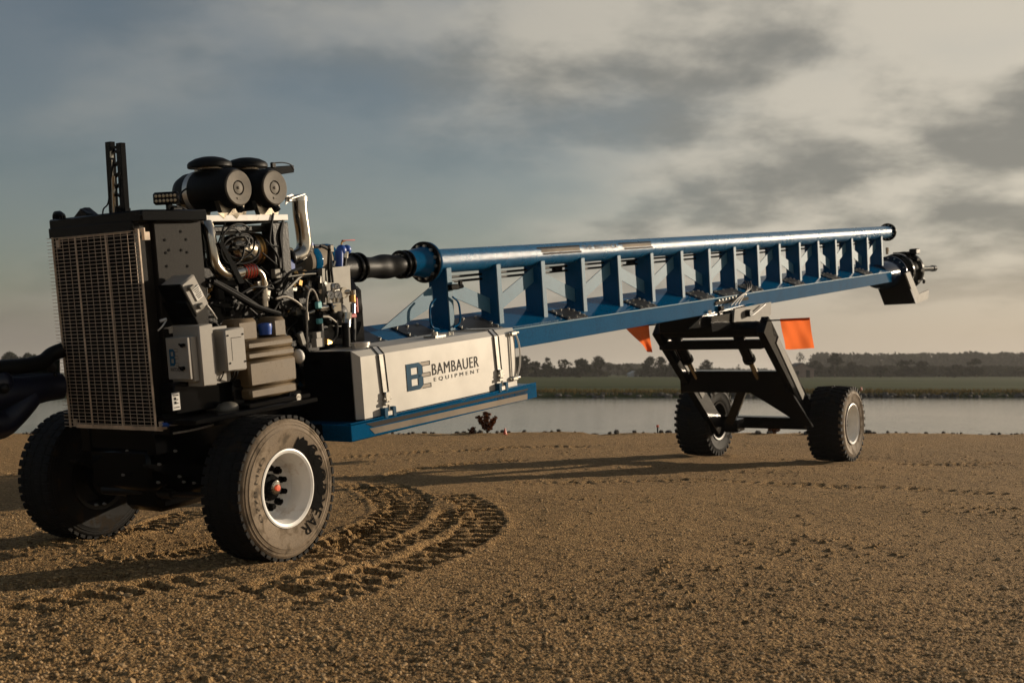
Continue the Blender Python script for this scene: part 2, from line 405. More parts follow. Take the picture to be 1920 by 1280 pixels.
# ------------------------------------------------------------------ ground, water, far bank, field
def vnoise(x, y, seed):
    r = np.random.default_rng(seed); T = r.random((512, 512))
    xi = np.floor(x).astype(int); yi = np.floor(y).astype(int); fx = x-xi; fy = y-yi
    fx = fx*fx*(3-2*fx); fy = fy*fy*(3-2*fy); a = xi % 512; b = yi % 512; a1 = (a+1) % 512; b1 = (b+1) % 512
    return (T[a, b]*(1-fx)+T[a1, b]*fx)*(1-fy)+(T[a, b1]*(1-fx)+T[a1, b1]*fx)*fy-.5
TRACKS = [  # pixel paths on the ground of the survey photograph, width, lug depth, lug pitch
    ([(520, 1062), (610, 1040), (690, 1008), (752, 972), (772, 945), (752, 922), (716, 905)], .46, .036, .20),
    ([(420, 1118), (560, 1112), (700, 1078), (800, 1045), (880, 1008), (908, 978), (890, 950), (838, 925)], .42, .040, .30),
    ([(860, 846), (980, 838), (1120, 836)], .45, .035, .20),
    ([(600, 1030), (700, 985), (735, 955), (700, 925), (650, 905)], .30, .034, .16),
    ([(330, 1128), (480, 1105), (620, 1066), (740, 1024), (830, 985), (850, 955)], .26, .030, .22),
    ([(690, 905), (760, 882), (860, 868), (1000, 858)], .34, .022, .2),
    ([(0, 1105), (140, 1088), (300, 1070)], .34, .03, .18),
    ([(500, 1150), (640, 1118), (760, 1082)], .22, .018, .2),
    ([(640, 856), (800, 846), (960, 842)], .35, .02, .18),
    ([(70, 1030), (200, 1008), (300, 985), (372, 955)], .40, .035, .20),
    ([(20, 1150), (160, 1120), (300, 1098), (430, 1080)], .42, .036, .24),
    ([(110, 1062), (240, 1050), (360, 1038), (430, 1020)], .28, .03, .13),
    ([(1000, 905), (1300, 900), (1700, 915), (1920, 930)], .4, .010, .16),
    ([(1650, 868), (1800, 872), (1920, 866)], .45, .014, .18),
]
def height(x, y):
    h = .040*vnoise(x*.45, y*.45, 1)+.020*vnoise(x*1.7+3, y*1.7, 2)+.010*vnoise(x*5, y*5+9, 3)
    h += .007*vnoise(x*14, y*14, 4)+.0035*vnoise(x*37, y*37, 5)
    near = np.clip((16-y)/8, 0, 1)
    h += near*(.011*vnoise(x*80, y*80, 6))
    cl = vnoise(x*22+50, y*22, 7); patch = np.clip(vnoise(x*.8, y*.8+40, 8)*3+.25, 0, 1)
    h += np.clip(cl-.31, 0, 1)*.13*(.05+1.1*patch)
    for pts, w, dep, pitch in TRACKS:
        q = np.array([G(*p)[:2] for p in pts]); d = np.r_[0, np.cumsum(np.hypot(*np.diff(q, axis=0).T))]
        tt = np.linspace(0, d[-1], max(40, int(d[-1]/.09)))
        k = np.ones(7)/7
        sx = np.interp(tt, d, q[:, 0]); sy = np.interp(tt, d, q[:, 1])
        sx = np.convolve(np.pad(sx, 3, 'edge'), k, 'valid'); sy = np.convolve(np.pad(sy, 3, 'edge'), k, 'valid')
        sel = np.where((x > sx.min()-.6) & (x < sx.max()+.6) & (y > sy.min()-.6) & (y < sy.max()+.6))[0]
        for c in np.array_split(sel, max(1, len(sel)//20000)):
            dx = x[c, None]-sx[None]; dy = y[c, None]-sy[None]; dd = dx*dx+dy*dy; i = dd.argmin(1); dist = np.sqrt(dd[np.arange(len(c)), i])
            tx = np.gradient(sx)[i]; ty = np.gradient(sy)[i]; nn = np.hypot(tx, ty)+1e-9
            lat = (dx[np.arange(len(c)), i]*-ty+dy[np.arange(len(c)), i]*tx)/nn; a = tt[i]
            jit = 1+1.0*vnoise(x[c]*1.7, y[c]*1.7, 21)+.4*vnoise(x[c]*6, y[c]*6, 22)
            lug = np.clip(np.sin(2*np.pi*(a/pitch+np.abs(lat)*1.3+.35*vnoise(x[c]*5, y[c]*5, 23)))*4.5, -1, 1)
            ins = np.clip((w/2-dist)/.05, 0, 1); end = np.clip(np.minimum(a, d[-1]-a)/.5, 0, 1)
            strip = np.where(np.abs(lat) > .18*w, 1., .45)
            berm = np.exp(-((dist-w/2-.04)/.045)**2)
            churn = ins*(.014*vnoise(x[c]*9, y[c]*9, 25)+.008*vnoise(x[c]*23, y[c]*23, 26)); h[c] += end*churn+end*jit*(ins*(-.006-dep*2.5*(.5-.5*lug)*strip+.008*strip)+berm*.020*(.5+1.3*vnoise(x[c]*9, y[c]*9, 24)))
    for wx, wy, rw in ((-1.86, 9.38, .5), (-3.68, 10.62, .5), (5.15, 19.62, .62), (3.25, 20.9, .62)):   # soil squeezed up round each tyre
        dd = np.hypot(x-wx, y-wy); h += .020*np.exp(-((dd-rw*.8)/.16)**2)*(.6+1.4*np.clip(vnoise(x*9, y*9, 27)+.5, 0, 1))
    # the bank at the water
    sh = 28.6+.7*vnoise(x*.25, y*0+3., 31)+.35*vnoise(x*1.3, y*0+7., 32)
    h += np.where(y > sh-.9, .05*vnoise(x*2, y*3, 33), 0)
    h -= .75*np.clip((y-sh)/2.2, 0, 1)**1.2
    return h
def build_ground():
    ys = [3.6]
    while ys[-1] < 31: ys.append(ys[-1]+(min(max(.011, ys[-1]**2*.00031), .024) if ys[-1] < 14.5 else ys[-1]**2*.00031))
    ys = np.r_[[-25, -12, -5, 0, 2], np.array(ys), [33, 36]]
    xi = np.linspace(-.50, .50, 800)
    ext = []; st = .0015; cur = .50
    while cur < 4: st *= 1.17; cur += st; ext.append(cur)
    ext = np.array(ext); xi = np.r_[-ext[::-1], xi, ext]
    X = xi[None, :]*np.maximum(ys, 3.6)[:, None]; Y = np.repeat(ys[:, None], len(xi), 1)
    x = X.ravel(); y = Y.ravel(); z = height(x, y)
    n, mcol = X.shape
    V = np.stack([x, y, z], 1); i = np.arange(n*mcol).reshape(n, mcol)
    Q = np.stack([i[:-1, :-1], i[:-1, 1:], i[1:, 1:], i[1:, :-1]], -1).reshape(-1, 4)
    me = bpy.data.meshes.new('ground'); me.vertices.add(len(V)); me.vertices.foreach_set('co', V.ravel())
    me.loops.add(Q.size); me.loops.foreach_set('vertex_index', Q.ravel()); me.polygons.add(len(Q))
    me.polygons.foreach_set('loop_start', np.arange(0, Q.size, 4)); me.polygons.foreach_set('loop_total', np.full(len(Q), 4))
    me.polygons.foreach_set('use_smooth', np.ones(len(Q), bool)); me.update(); me.validate()
    me.materials.append(ground_mat()); o = bpy.data.objects.new('ground', me); COL.objects.link(o); o['kind'] = 'structure'
build_ground()
WZ = -.36
def sheet(name, x0, x1, y0, y1, z0, z1, mat, nx=1, ny=1, f=None):
    v = []; fs = []
    for j in range(ny+1):
        for i in range(nx+1):
            x = x0+(x1-x0)*i/nx; y = y0+(y1-y0)*j/ny; v.append((x, y, (z0+(z1-z0)*j/ny)+(f(x, y) if f else 0)))
    for j in range(ny):
        for i in range(nx): a = j*(nx+1)+i; fs.append((a, a+1, a+nx+2, a+nx+1))
    return obj(name, (v, [], fs), mat, smooth=60, kind='structure')
sheet('water', -420, 420, 20, 88, WZ, WZ, water_mat())
FIELD_PROF = [(82.5, -.9), (83.2, -.42), (84.6, -.04), (88, .02), (150, -.05), (300, -.25), (450, -.55), (900, -1.2), (4000, -3)]
def field_z(y): return float(np.interp(y, [p[0] for p in FIELD_PROF], [p[1] for p in FIELD_PROF]))
def build_field():
    v = []; fs = []; xs = np.r_[np.linspace(-2500, -150, 6), np.linspace(-120, 120, 161), np.linspace(150, 2500, 6)]
    for y, z in FIELD_PROF:
        for x in xs:
            wob = (vnoise(np.array([x*.12]), np.array([2.]), 41)[0]*1.6+vnoise(np.array([x*.6]), np.array([2.]), 42)[0]*.5) if y < 90 else 0
            v.append((x, y+wob, z))
    n = len(xs)
    for j in range(len(FIELD_PROF)-1):
        for i in range(n-1): a = j*n+i; fs.append((a, a+1, a+n+1, a+n))
    obj('field', (v, [], fs), field_mat(), smooth=60, kind='structure')
build_field()
_ico = None
def stones(name, spots, mat, kind='stuff'):
    t = (1+5**.5)/2
    IV = np.array([(-1, t, 0), (1, t, 0), (-1, -t, 0), (1, -t, 0), (0, -1, t), (0, 1, t), (0, -1, -t), (0, 1, -t), (t, 0, -1), (t, 0, 1), (-t, 0, -1), (-t, 0, 1)])/1.9
    IF = np.array([(0, 11, 5), (0, 5, 1), (0, 1, 7), (0, 7, 10), (0, 10, 11), (1, 5, 9), (5, 11, 4), (11, 10, 2), (10, 7, 6), (7, 1, 8), (3, 9, 4), (3, 4, 2), (3, 2, 6), (3, 6, 8), (3, 8, 9), (4, 9, 5), (2, 4, 11), (6, 2, 10), (8, 6, 7), (9, 8, 1)])
    V = []; Fs = []
    for k, (x, y, z, r) in enumerate(spots):
        q = IV*(1+.35*(rng.random((12, 1))-.5))*r*np.array([1+.5*(rng.random()-.5), 1+.5*(rng.random()-.5), .55+.3*rng.random()])
        a = rng.random()*6.28; c, s_ = math.cos(a), math.sin(a)
        q = np.stack([q[:, 0]*c-q[:, 1]*s_, q[:, 0]*s_+q[:, 1]*c, q[:, 2]], 1)+np.array([x, y, z])
        V.append(q); Fs.append(IF+12*k)
    o = obj(name, (np.concatenate(V).tolist(), [], np.concatenate(Fs).tolist()), mat, smooth=0, kind=kind); return o
def build_stones():
    sp = []
    n = 24000
    yy = 1/(1/4.6-rng.random(n)*(1/4.6-1/24)); xx = (rng.random(n)-.5)*1.05*yy
    hz = height(xx.copy(), yy.copy())
    for x, y, z in zip(xx, yy, hz):
        r = .004+.010*rng.random()**3+(.014 if rng.random() < .006 else 0)
        sp.append((x, y, z+r*.1, r*(1+.015*y)))
    stones('gravel', sp, M['pebble'])
    sp = []
    for k in range(420):
        x = -14+28*rng.random(); y = 28.2+1.4*rng.random(); r = .03+.06*rng.random()**2
        sp.append((x, y, float(height(np.array([x]), np.array([y]))[0])+r*.3, r))
    stones('shore_stones', sp, M['rock'])
    sp = []
    for k in range(3600):
        x = -55+125*rng.random(); y = 81.6+2.6*rng.random(); r = .12+.2*rng.random()**2
        sp.append((x, y, field_z(y-.3)+r*.25, r))
    stones('bank_rocks', sp, M['rock'])
build_stones()
def blades(name, spots, mat):
    v = []; fs = []
    for x, y, z, h, w in spots:
        a = random.random()*3.14; dx = math.cos(a)*w; dy = math.sin(a)*w; lx = random.uniform(-.4, .4)*h; ly = random.uniform(-.4, .4)*h; i = len(v)
        v += [(x-dx, y-dy, z), (x+dx, y+dy, z), (x+lx, y+ly, z+h)]; fs.append((i, i+1, i+2))
    return obj(name, (v, [], fs), mat, smooth=0, kind='stuff')
sp = []
for k in range(15000):
    x = random.uniform(-55, 70); y = random.uniform(83.6, 87); sp.append((x, y, field_z(y)-.02, random.uniform(.10, .34), .05))
blades('dry_bank_grass', sp, M['drygrass'])

# ------------------------------------------------------------------ trees and far buildings
def leaf_cloud(v, fs, c, rad, n, size):
    for k in range(n):
        d = rng.normal(size=3); d /= np.linalg.norm(d)+1e-9; q = np.array(c)+d*np.array(rad)*(.45+.6*rng.random()**.6)
        a = rng.normal(size=3); a /= np.linalg.norm(a); b = np.cross(a, d+.01); b /= np.linalg.norm(b)+1e-9
        s = size*(.6+.8*rng.random()); i = len(v)
        v += [tuple(q-a*s-b*s*.6), tuple(q+a*s-b*s*.7), tuple(q+a*s*.8+b*s*.7), tuple(q-a*s*.7+b*s*.6)]; fs.append((i, i+1, i+2, i+3))
def tree(px, ybase, ytop, wpx, dist, label, mat='leaf', loose=0., group='trees on the far treeline', cat='tree', n=46, bare=.02):
    x = (px-HX)/F*dist; z0 = field_z(dist); ht = (CH-(ytop-HY)/F*dist)-z0; w = wpx/F*dist
    root = tag(empty('tree', (x, dist, z0)), label, cat, group)
    b = B(); b.tube([(0, 0, -.3), (.01*ht, 0, ht*.3), (-.02*ht, .01*ht, ht*.6), (0, 0, ht*.86)], lambda q: max(.02, ht*.028*(1-q*.85)), 6, 3)
    blobs = []
    nb = 15 if wpx > 22 else 8
    for k in range(nb):
        a = random.random()*6.28; rr = random.random()**.6*w*.40; hh = ht*random.uniform(bare+.10, .90)
        taper = 1-.55*max(0, (hh/ht-.55)/.45)
        cx_, cy_ = math.cos(a)*rr*taper, math.sin(a)*rr*taper
        blobs.append((cx_, cy_, hh, w*random.uniform(.20, .32), ht*random.uniform(.10, .18)))
        b.tube([(0, 0, ht*random.uniform(.25, .5)), (cx_*.5, cy_*.5, hh*.8), (cx_, cy_, hh)], lambda q: ht*.010*(1-q*.7), 5, 2)
    blobs.append((0, 0, ht*.92, w*.15, ht*.08))
    obj('trunk', b, M['bark'], root)
    v = []; fs = []
    for (bx_, by_, bz_, br, bh) in blobs:
        leaf_cloud(v, fs, (bx_, by_, bz_), (br, br, bh), int(n*(1-loose)), max(.14, w*.055))
    obj('crown', (v, [], fs), M[mat], root, smooth=0)
    return root
T = [ # px, base y, top y, width px, distance, label
    (975, 708, 668, 46, 330, 'dark tree directly right of the fuel tank on the far treeline', 'leaf', 0),
    (1006, 708, 678, 30, 340, 'small round tree second right of the fuel tank', 'leaf2', .1),
    (1027, 708, 671, 34, 330, 'leafy tree with visible trunk, third right of the fuel tank', 'leaf2', .15),
    (1059, 708, 674, 34, 335, 'domed tree halfway between the fuel tank and the lone pointed tree', 'leaf', .05),
    (1090, 708, 673, 42, 330, 'broad dense tree immediately left of the lone pointed tree', 'leaf', 0),
    (1121, 707, 667, 30, 325, 'tall twin-pointed tree standing alone in the gap of the treeline', 'leaf2', .1),
    (1144, 706, 684, 22, 420, 'small hazy tree right of the twin-pointed tree', 'leaf', .2),
    (1160, 706, 683, 22, 430, 'pale round tree left of the white farm building', 'leaf2', .25),
    (1176, 706, 681, 24, 440, 'thin see-through tree just above the white farm building', 'leaf2', .5),
    (1219, 707, 669, 32, 330, 'dark rounded tree right of the white farm building, below the orange pennant', 'leaf', 0),
    (1240, 707, 670, 28, 335, 'slim dark tree second left of the lift legs', 'leaf', .05),
    (1268, 707, 669, 46, 330, 'big dark tree behind the far lift leg', 'leaf', 0),
    (1325, 706, 674, 26, 340, 'dark tree seen between the lift legs beside the left cylinder', 'leaf', 0),
    (1385, 703, 683, 12, 480, 'tiny lone round tree seen through the lift frame', 'leaf', 0),
    (1466, 707, 684, 22, 360, 'low bushy tree left of the pink-walled house', 'leaf2', .1),
    (1500, 707, 660, 20, 420, 'thin dead-topped tree rising behind the pink-walled house', 'leaf2', .45),
    (1530, 707, 676, 30, 330, 'bushy tree at the right gable of the pink-walled house', 'leaf', .05),
    (1565, 707, 661, 34, 335, 'tallest dark tree above the right rear wheel', 'leaf', 0),
    (1600, 707, 679, 30, 345, 'low tree right of the tallest tree above the rear wheel', 'leaf2', .1),
    (1650, 707, 686, 26, 320, 'small dark rounded tree in front of the far wood, nearest the wheel', 'leaf', 0),
    (1697, 707, 676, 34, 330, 'upright tree in front of the far wood, halfway to the picture edge', 'leaf', .05),
    (1728, 707, 677, 34, 330, 'bushy tree close beside the upright tree before the far wood', 'leaf2', .1),
    (1790, 707, 684, 34, 330, 'low broad tree left of the last tall tree before the far wood', 'leaf2', .1),
    (1830, 707, 672, 30, 325, 'last tall tree before the far wood at far right', 'leaf', 0),
    (18, 712, 660, 44, 300, 'dark tree at the left picture edge above the black hose', 'leaf', 0),
    (52, 712, 662, 40, 300, 'dark tree left of the radiator guard above the black hose', 'leaf', 0),
]
for px, yb, yt, wp, ds, lab, mt, lo in T: tree(px, yb, yt, wp, ds, lab, mt, lo)
def far_wood(name, spans, dist, seed):
    r = random.Random(seed); v = []; fs = []
    for px0, px1, ya, yb_ in spans:
        px = px0
        while px < px1:
            q = (px-px0)/(px1-px0); yt = ya+(yb_-ya)*q+r.uniform(-2.5, 3)
            d = dist+r.uniform(-25, 40); x = (px-HX)/F*d; z0 = field_z(d); ht = CH-(yt-HY)/F*d-z0
            for k in range(5): leaf_cloud(v, fs, (x+r.uniform(-2, 2), d+r.uniform(-4, 4), z0+ht*(.18+.19*k)), (4.5, 4.5, ht*.14), 60, .85)
            px += r.uniform(8, 12)
    return obj(name, (v, [], fs), M['leaf2'], smooth=0, kind='stuff')
far_wood('far_wood', [(1530, 1930, 667, 664), (1110, 1200, 686, 684), (930, 1000, 684, 686), (-60, 70, 676, 678), (1180, 1440, 692, 695)], 640, 5)
far_wood('low_hedge', [(1560, 1930, 692, 692), (950, 1110, 696, 697), (1205, 1300, 694, 696), (1460, 1560, 697, 695), (-60, 80, 690, 694)], 400, 9)
def gable(px0, px1, ybase, yeave, yridge, dist, name, label, wm, rm, depth=6., openings=()):
    x0 = (px0-HX)/F*dist; x1 = (px1-HX)/F*dist; z0 = field_z(dist)-.1; ze = CH-(yeave-HY)/F*dist; zr = CH-(yridge-HY)/F*dist
    root = tag(empty(name, ((x0+x1)/2, dist, z0)), label, 'house' if name == 'house' else 'barn'); w = (x1-x0)/2
    b = B(); b.prism([(-w, 0, 0), (w, 0, 0), (w, 0, ze-z0), (w*.1, 0, zr-z0), (-w, 0, ze-z0)], (0, depth, 0)); obj('wall', b, wm, root, 0)
    b = B()
    for a, c in (((-w-.3, ze-z0-.1), (w*.1, zr-z0+.12)), ((w*.1, zr-z0+.12), (w+.3, ze-z0-.1))):
        b.prism([(a[0], -.3, a[1]), (c[0], -.3, c[1]), (c[0], -.3, c[1]+.2), (a[0], -.3, a[1]+.2)], (0, depth+.6, 0))
    obj('roof', b, rm, root, 0)
    for nm, xx, zz, ww, hh in openings:
        b = B(); b.bx((xx*w-ww/2, -.05, zz), (xx*w+ww/2, .02, zz+hh)); obj(nm, b, M['core'], root, 0)
gable(1478, 1526, 709, 693, 682, 310, 'house', 'low pink-walled house with a brown gable roof at the far edge of the field', M['brick'], M['roof'], 8, (('door', .55, 0, 1.0, 2.0), ('window', -.3, .9, .9, .9)))
gable(1181, 1198, 706, 701, 697, 400, 'barn', 'small white farm building on the far treeline', M['barnwhite'], M['barnwhite'], 8, (('door', .3, 0, 1.0, 1.6),))

def shrub(px, py, hpx, wpx, label, n=260):
    g = G(px, py); hgt = hpx/F*g.y; w = wpx/F*g.y; z0 = float(height(np.array([g.x]), np.array([g.y]))[0])
    root = tag(empty('shrub', (g.x, g.y, z0-.02)), label, 'shrub'); b = B(); v = []; fs = []
    for k in range(7):
        a = random.random()*6.28; rr = random.uniform(.1, .5)*w; tip = Vector((math.cos(a)*rr, math.sin(a)*rr, hgt*random.uniform(.55, .98)))
        b.tube([(0, 0, 0), tip*.5+Vector((0, 0, .05*hgt)), tip], lambda q: .012*(1-q*.7), 5, 3)
        for j in range(5): leaf_cloud(v, fs, tuple(tip*(.35+.16*j)), (w*.12, w*.12, hgt*.09), n//35, .030)
    obj('stem', b, M['bark'], root); obj('foliage', (v, [], fs), M['leafred'], root, smooth=0)
shrub(914, 813, 42, 46, 'reddish leafy shrub on the near shore below the blue sill', 420)
shrub(1447, 812, 18, 30, 'small reddish shrub on the shore below the rear axle beam', 200)
shrub(884, 814, 12, 14, 'tiny red sprig beside the larger reddish shrub', 90)
def marker(px, py, hpx, label, cone=True, dist=None):
    g = G(px, py) if dist is None else Vector(((px-HX)/F*dist, dist, field_z(dist))); h = hpx/F*g.y
    z0 = float(height(np.array([g.x]), np.array([g.y]))[0]) if dist is None else g.z
    root = tag(empty('marker_cone' if cone else 'stake', (g.x, g.y, z0)), label, 'cone' if cone else 'stake'); b = B()
    if cone:
        b.lathe([(h*.42, 0), (h*.42, h*.08), (h*.28, h*.1), (h*.08, h), (0, h)], (0, 0, 0), (0, 0, 1), 12); obj('body', b, M['orangecap'], root)
    else:
        b.box((0, 0, h*.45), (h*.16, h*.16, h*1.1), None, .004); obj('post', b, M['bark'], root)
        b = B(); b.box((0, 0, h*.85), (h*.3, h*.2, h*.3), None, .01); obj('cap', b, M['orangecap'], root)
marker(947, 814, 12, 'small orange cone on the shore right of the reddish shrub')
marker(1233, 813, 16, 'short dark stake with an orange top on the shore left of the rear wheel', False)
marker(1615, 733, 9, 'orange cone on the far bank above the right rear wheel', True, 86)

# ------------------------------------------------------------------ the machine
root = tag(empty('pump_trailer', tuple(C0), (PITCH, 0, -YAW)), 'blue and black diesel pump trailer with a long ladder boom on a rear wheeled lift', 'trailer')
V3 = Vector
# ---- boom
BW = .30; UB, UT = .615, .825; SL = .40; T0, T1 = 1.25, 18.55
def top_u(s): return UT+(BW-s)*SL
b = B(); b.prism([(BW, T0, UB), (BW, T0, UT), (-.22, T0, top_u(-.22)), (-BW, T0, top_u(-.22)-.05), (-BW, T0, UB)], (0, T1-T0, 0), .006)
boom = obj('boom_beam', b, M['blue'], root, 0)
b = B(); b.cyl((BW+.002, T0, UT+.002), (BW+.002, T1, UT+.002), .011, n=8); obj('edge_bead', b, M['blue_dew_sheen'], boom)
post_t = [P(px, 500, s=.115)[1] for px in (840, 934, 1017, 1093, 1161, 1222, 1278.5, 1330, 1378, 1421.7, 1462.5, 1500, 1535, 1568, 1599, 1628, 1654.4)]
k = np.polyfit(range(17), post_t, 1); post_t = [k[1]+k[0]*i for i in range(17)]
PC, PR = 1.63, .128
pm_ = None
for i, t in enumerate(post_t):
    if pm_ is None:
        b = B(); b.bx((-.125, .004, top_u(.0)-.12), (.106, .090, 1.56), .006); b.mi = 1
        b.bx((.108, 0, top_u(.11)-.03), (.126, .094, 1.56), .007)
        pm_ = obj('post', b, [M['blue'], M['blue_dew_sheen']], root); pm_.location = (0, t-.047, 0)
    else: share(pm_, root, (0, t-.047, 0))
for i in range(16):   # flat zig-zag bracing
    a, c = post_t[i]+.05, post_t[i+1]-.05
    lo, hi = 1.10, 1.37
    y0, y1 = (hi, lo) if i % 2 == 0 else (lo, hi)
    if i % 2 == 1: y0 -= .02; y1 += .03
    b = B(); b.prism([(.0, a, y0-.085), (.0, c, y1-.085), (.0, c, y1+.085), (.0, a, y0+.085)], (.012, 0, 0)); obj('brace', b, M['blue_dew_sheen'], root, 0)
g0, g1, g2, g3 = P(712, 618, s=.03), P(757, 608, s=.03), P(812, 573, s=.03), P(808, 536, s=.03)
b = B(); b.prism([g0, g1, g2, g3], (.014, 0, 0)); obj('front_gusset', b, M['blue_dew_sheen'], root, 0)
b = B()
for du in (0, .055): b.tube([(-.09, post_t[0], 1.40+du*.9), (-.09, post_t[3], 1.415+du), (-.09, post_t[9], 1.43+du), (-.09, post_t[16], 1.44+du)], .014, 6, 2)
for t in (post_t[3]-.35, post_t[5]-.3): b.cyl((-.09, t, 1.44), (-.09, t+.16, 1.445), .030, n=8)
obj('hydraulic_line', b, M['rubber'], root)
# discharge pipe
b = B(); b.lathe([(PR, 0), (PR, 15.0)], (0, post_t[0]-.22, PC), (0, 1, 0), 40)
pend = post_t[0]-.22+15.0+.0
pipe_end = P(1664, 436, s=0)[1]
b.bm.free(); b = B(); b.lathe([(PR, 0), (PR, pipe_end-post_t[0]+.22)], (0, post_t[0]-.22, PC), (0, 1, 0), 40)
pipe = obj('discharge_pipe', b, M['pipe'], root)
def flange(t, r, th, mat, nb, parent, name='flange', bolt=.018, u=PC, side=-1):
    b = B(); b.lathe([(r-.008, 0), (r, .008), (r, th-.008), (r-.008, th)], (0, t, u), (0, 1, 0), 40); b.mi = 1
    for k_ in range(nb):
        a = 2*math.pi*(k_+.5)/nb; c = V3((math.cos(a)*(r-.045), 0, math.sin(a)*(r-.045)))
        b.cyl(c+V3((0, t-.028, u)), c+V3((0, t+th+.028, u)), bolt, n=6)
    return obj(name, b, [mat, M['bolt']], parent)
flange(post_t[0]-.27, .215, .032, M['black'], 12, pipe); flange(post_t[0]-.232, .212, .03, M['blue'], 12, pipe)
flange(pipe_end-.02, .185, .05, M['black'], 12, pipe, bolt=.012)
def on_pipe(t0, ang0, x, y, eps=.003):
    a = ang0+y/PR; return V3((math.cos(a)*(PR+eps), t0+x, PC+math.sin(a)*(PR+eps)))
def pipe_strip(px0, px1, a0, a1, mat, name):
    ta, tb = P(px0, 470, s=PR)[1], P(px1, 470, s=PR)[1]; v = []; fs = []
    for i in range(9):
        a = a0+(a1-a0)*i/8
        v += [on_pipe(ta, a, 0, 0), on_pipe(ta, a, tb-ta, 0)]
    for i in range(8): fs.append((2*i, 2*i+1, 2*i+3, 2*i+2))
    obj(name, (v, [], fs), mat, pipe, 60)
for a, c in ((1010, 1090), (1163, 1224)):
    pipe_strip(a, c, R(32), R(42), M['decal_grey'], 'decal_stripe'); pipe_strip(a+6, c-2, R(10), R(30), M['decal_silver'], 'decal_stripe'); pipe_strip(a+8, c, R(-2), R(8), M['decal_grey'], 'decal_stripe')
ta, tb = P(1094, 470, s=PR)[1], P(1160, 470, s=PR)[1]
b = B(); letters(b, 'THE BIG STICK', tb-ta, .062, lambda x, y: on_pipe(ta, R(10), x, y, .004)); obj('pipe_lettering', b, M['decal_silver'], pipe, 0)
# reducer, rubber hose
t8 = post_t[0]-.27
b = B(); b.lathe([(.128, -.30), (.13, -.26), (.15, -.10), (.165, -.03), (.165, 0)], (0, t8, PC), (0, 1, 0), 36); red = obj('reducer', b, M['blue'], root)
ht0, ht1 = P(664, 503, s=0)[1], t8-.30
def hr(q): return .112+.014*math.cos(q*9.4+.5)*math.sin(q*math.pi)+(.012 if q < .06 or q > .94 else 0)
pts = [(0.01*math.sin(i), ht0+(ht1-ht0)*i/10, 1.62+.01*i/10-.012*math.sin(i/10*math.pi)) for i in range(11)]
b = B(); b.tube(pts, hr, 28, 4); b.bm.verts.ensure_lookup_table()
for v in b.bm.verts:   # soft pinch in the wall of the hose
    dq = (v.co.y-(ht0+.48))/.09; ang = math.atan2(v.co.z-1.62, v.co.x)
    v.co.x -= .03*math.exp(-dq*dq)*max(0, math.cos(ang-.3))
    dq = (v.co.y-(ht0+.62))/.14; v.co.x += .012*math.exp(-dq*dq)*max(0, math.cos(ang+.2)); v.co.z -= .012*math.exp(-dq*dq)*max(0, math.sin(ang))
hose = obj('rubber_hose', b, M['rubber'], root, 60)
for t in (ht0-.03, ht0+.045, ht1-.09, ht1-.01): flange(t, .145, .03, M['black'], 16, hose, 'clamp_ring', .012, 1.622)
b = B(); b.cyl((0, ht0-.45, 1.62), (0, ht0-.02, 1.62), .12, n=24); obj('pump_outlet', b, M['iron'], root)
# hatches on the sloping top
def hatch(t0, t1, s0=.27, s1=.0):
    b = B(); th = .014
    def q(s, t, e): return V3((s+.37*e, t, top_u(s)+.93*e))
    lo = [q(s0, t0, .001), q(s0, t1, .001), q(s1, t1, .001), q(s1, t0, .001)]
    b.prism(lo, (.37*th, 0, .93*th)); b.mi = 1
    for f in (.12, .5, .88):
        for s in (s0-.025, s1+.025):
            c = q(s, t0+(t1-t0)*f, th); b.cyl(c, c+V3((.37, 0, .93))*.016, .017, n=6)
    for s in (s0-.11, s0-.19):
        for t in (t0+.03, t1-.03): c = q(s, t, th); b.cyl(c, c+V3((.37, 0, .93))*.016, .017, n=6)
    obj('hatch', b, [M['hatch'], M['bolt']], boom, 30)
for i in (2, 4, 6, 8, 10, 12, 14):
    c = (post_t[i]+post_t[i+1])/2+.02; hatch(c-.24, c+.24)
hatch(post_t[7]+.1, post_t[8]-.10, .29, .08)
hatch(post_t[0]+.14, post_t[1]-.16, .29, -.1); hatch(post_t[0]-.75, post_t[0]-.30, .29, -.1); hatch(2.0, post_t[0]-1.15, .29, -.2); hatch(1.3, 1.9, .29, -.2)
ta = P(965, 619, s=.27)[1]; tb = P(1050, 606, s=.27)[1]
b = B(); letters(b, 'WWW.BAMBAUEREQUIPMENT.COM', tb-ta, .052, lambda x, y: V3((.285-y*.93+.002, ta+x, top_u(.285-y*.93)+.004))); obj('boom_lettering', b, M['decal_text'], boom, 0)
# grab loops and small valve on the first post
b = B()
for sgn, px in ((1, 860), (-1, 806)):
    t = P(px, 590, s=.14)[1]
    b.tube([(.15, t-.12*sgn, .93), (.15, t, .98), (.15, t, 1.17), (.15, t-.10*sgn, 1.25)], .011, 6, 4)
obj('grab_loop', b, M['blue'], root)
c = P(850, 538, s=.16); b = B(); b.box(c, (.06, .14, .06), None, .008); b.cyl(c+V3((0, .05, -.01)), c+V3((0, .16, .0)), .022, n=8); b.box(c+V3((.02, .1, .04)), (.03, .05, .05), None, .005); obj('clamp_block', b, M['black'], root)
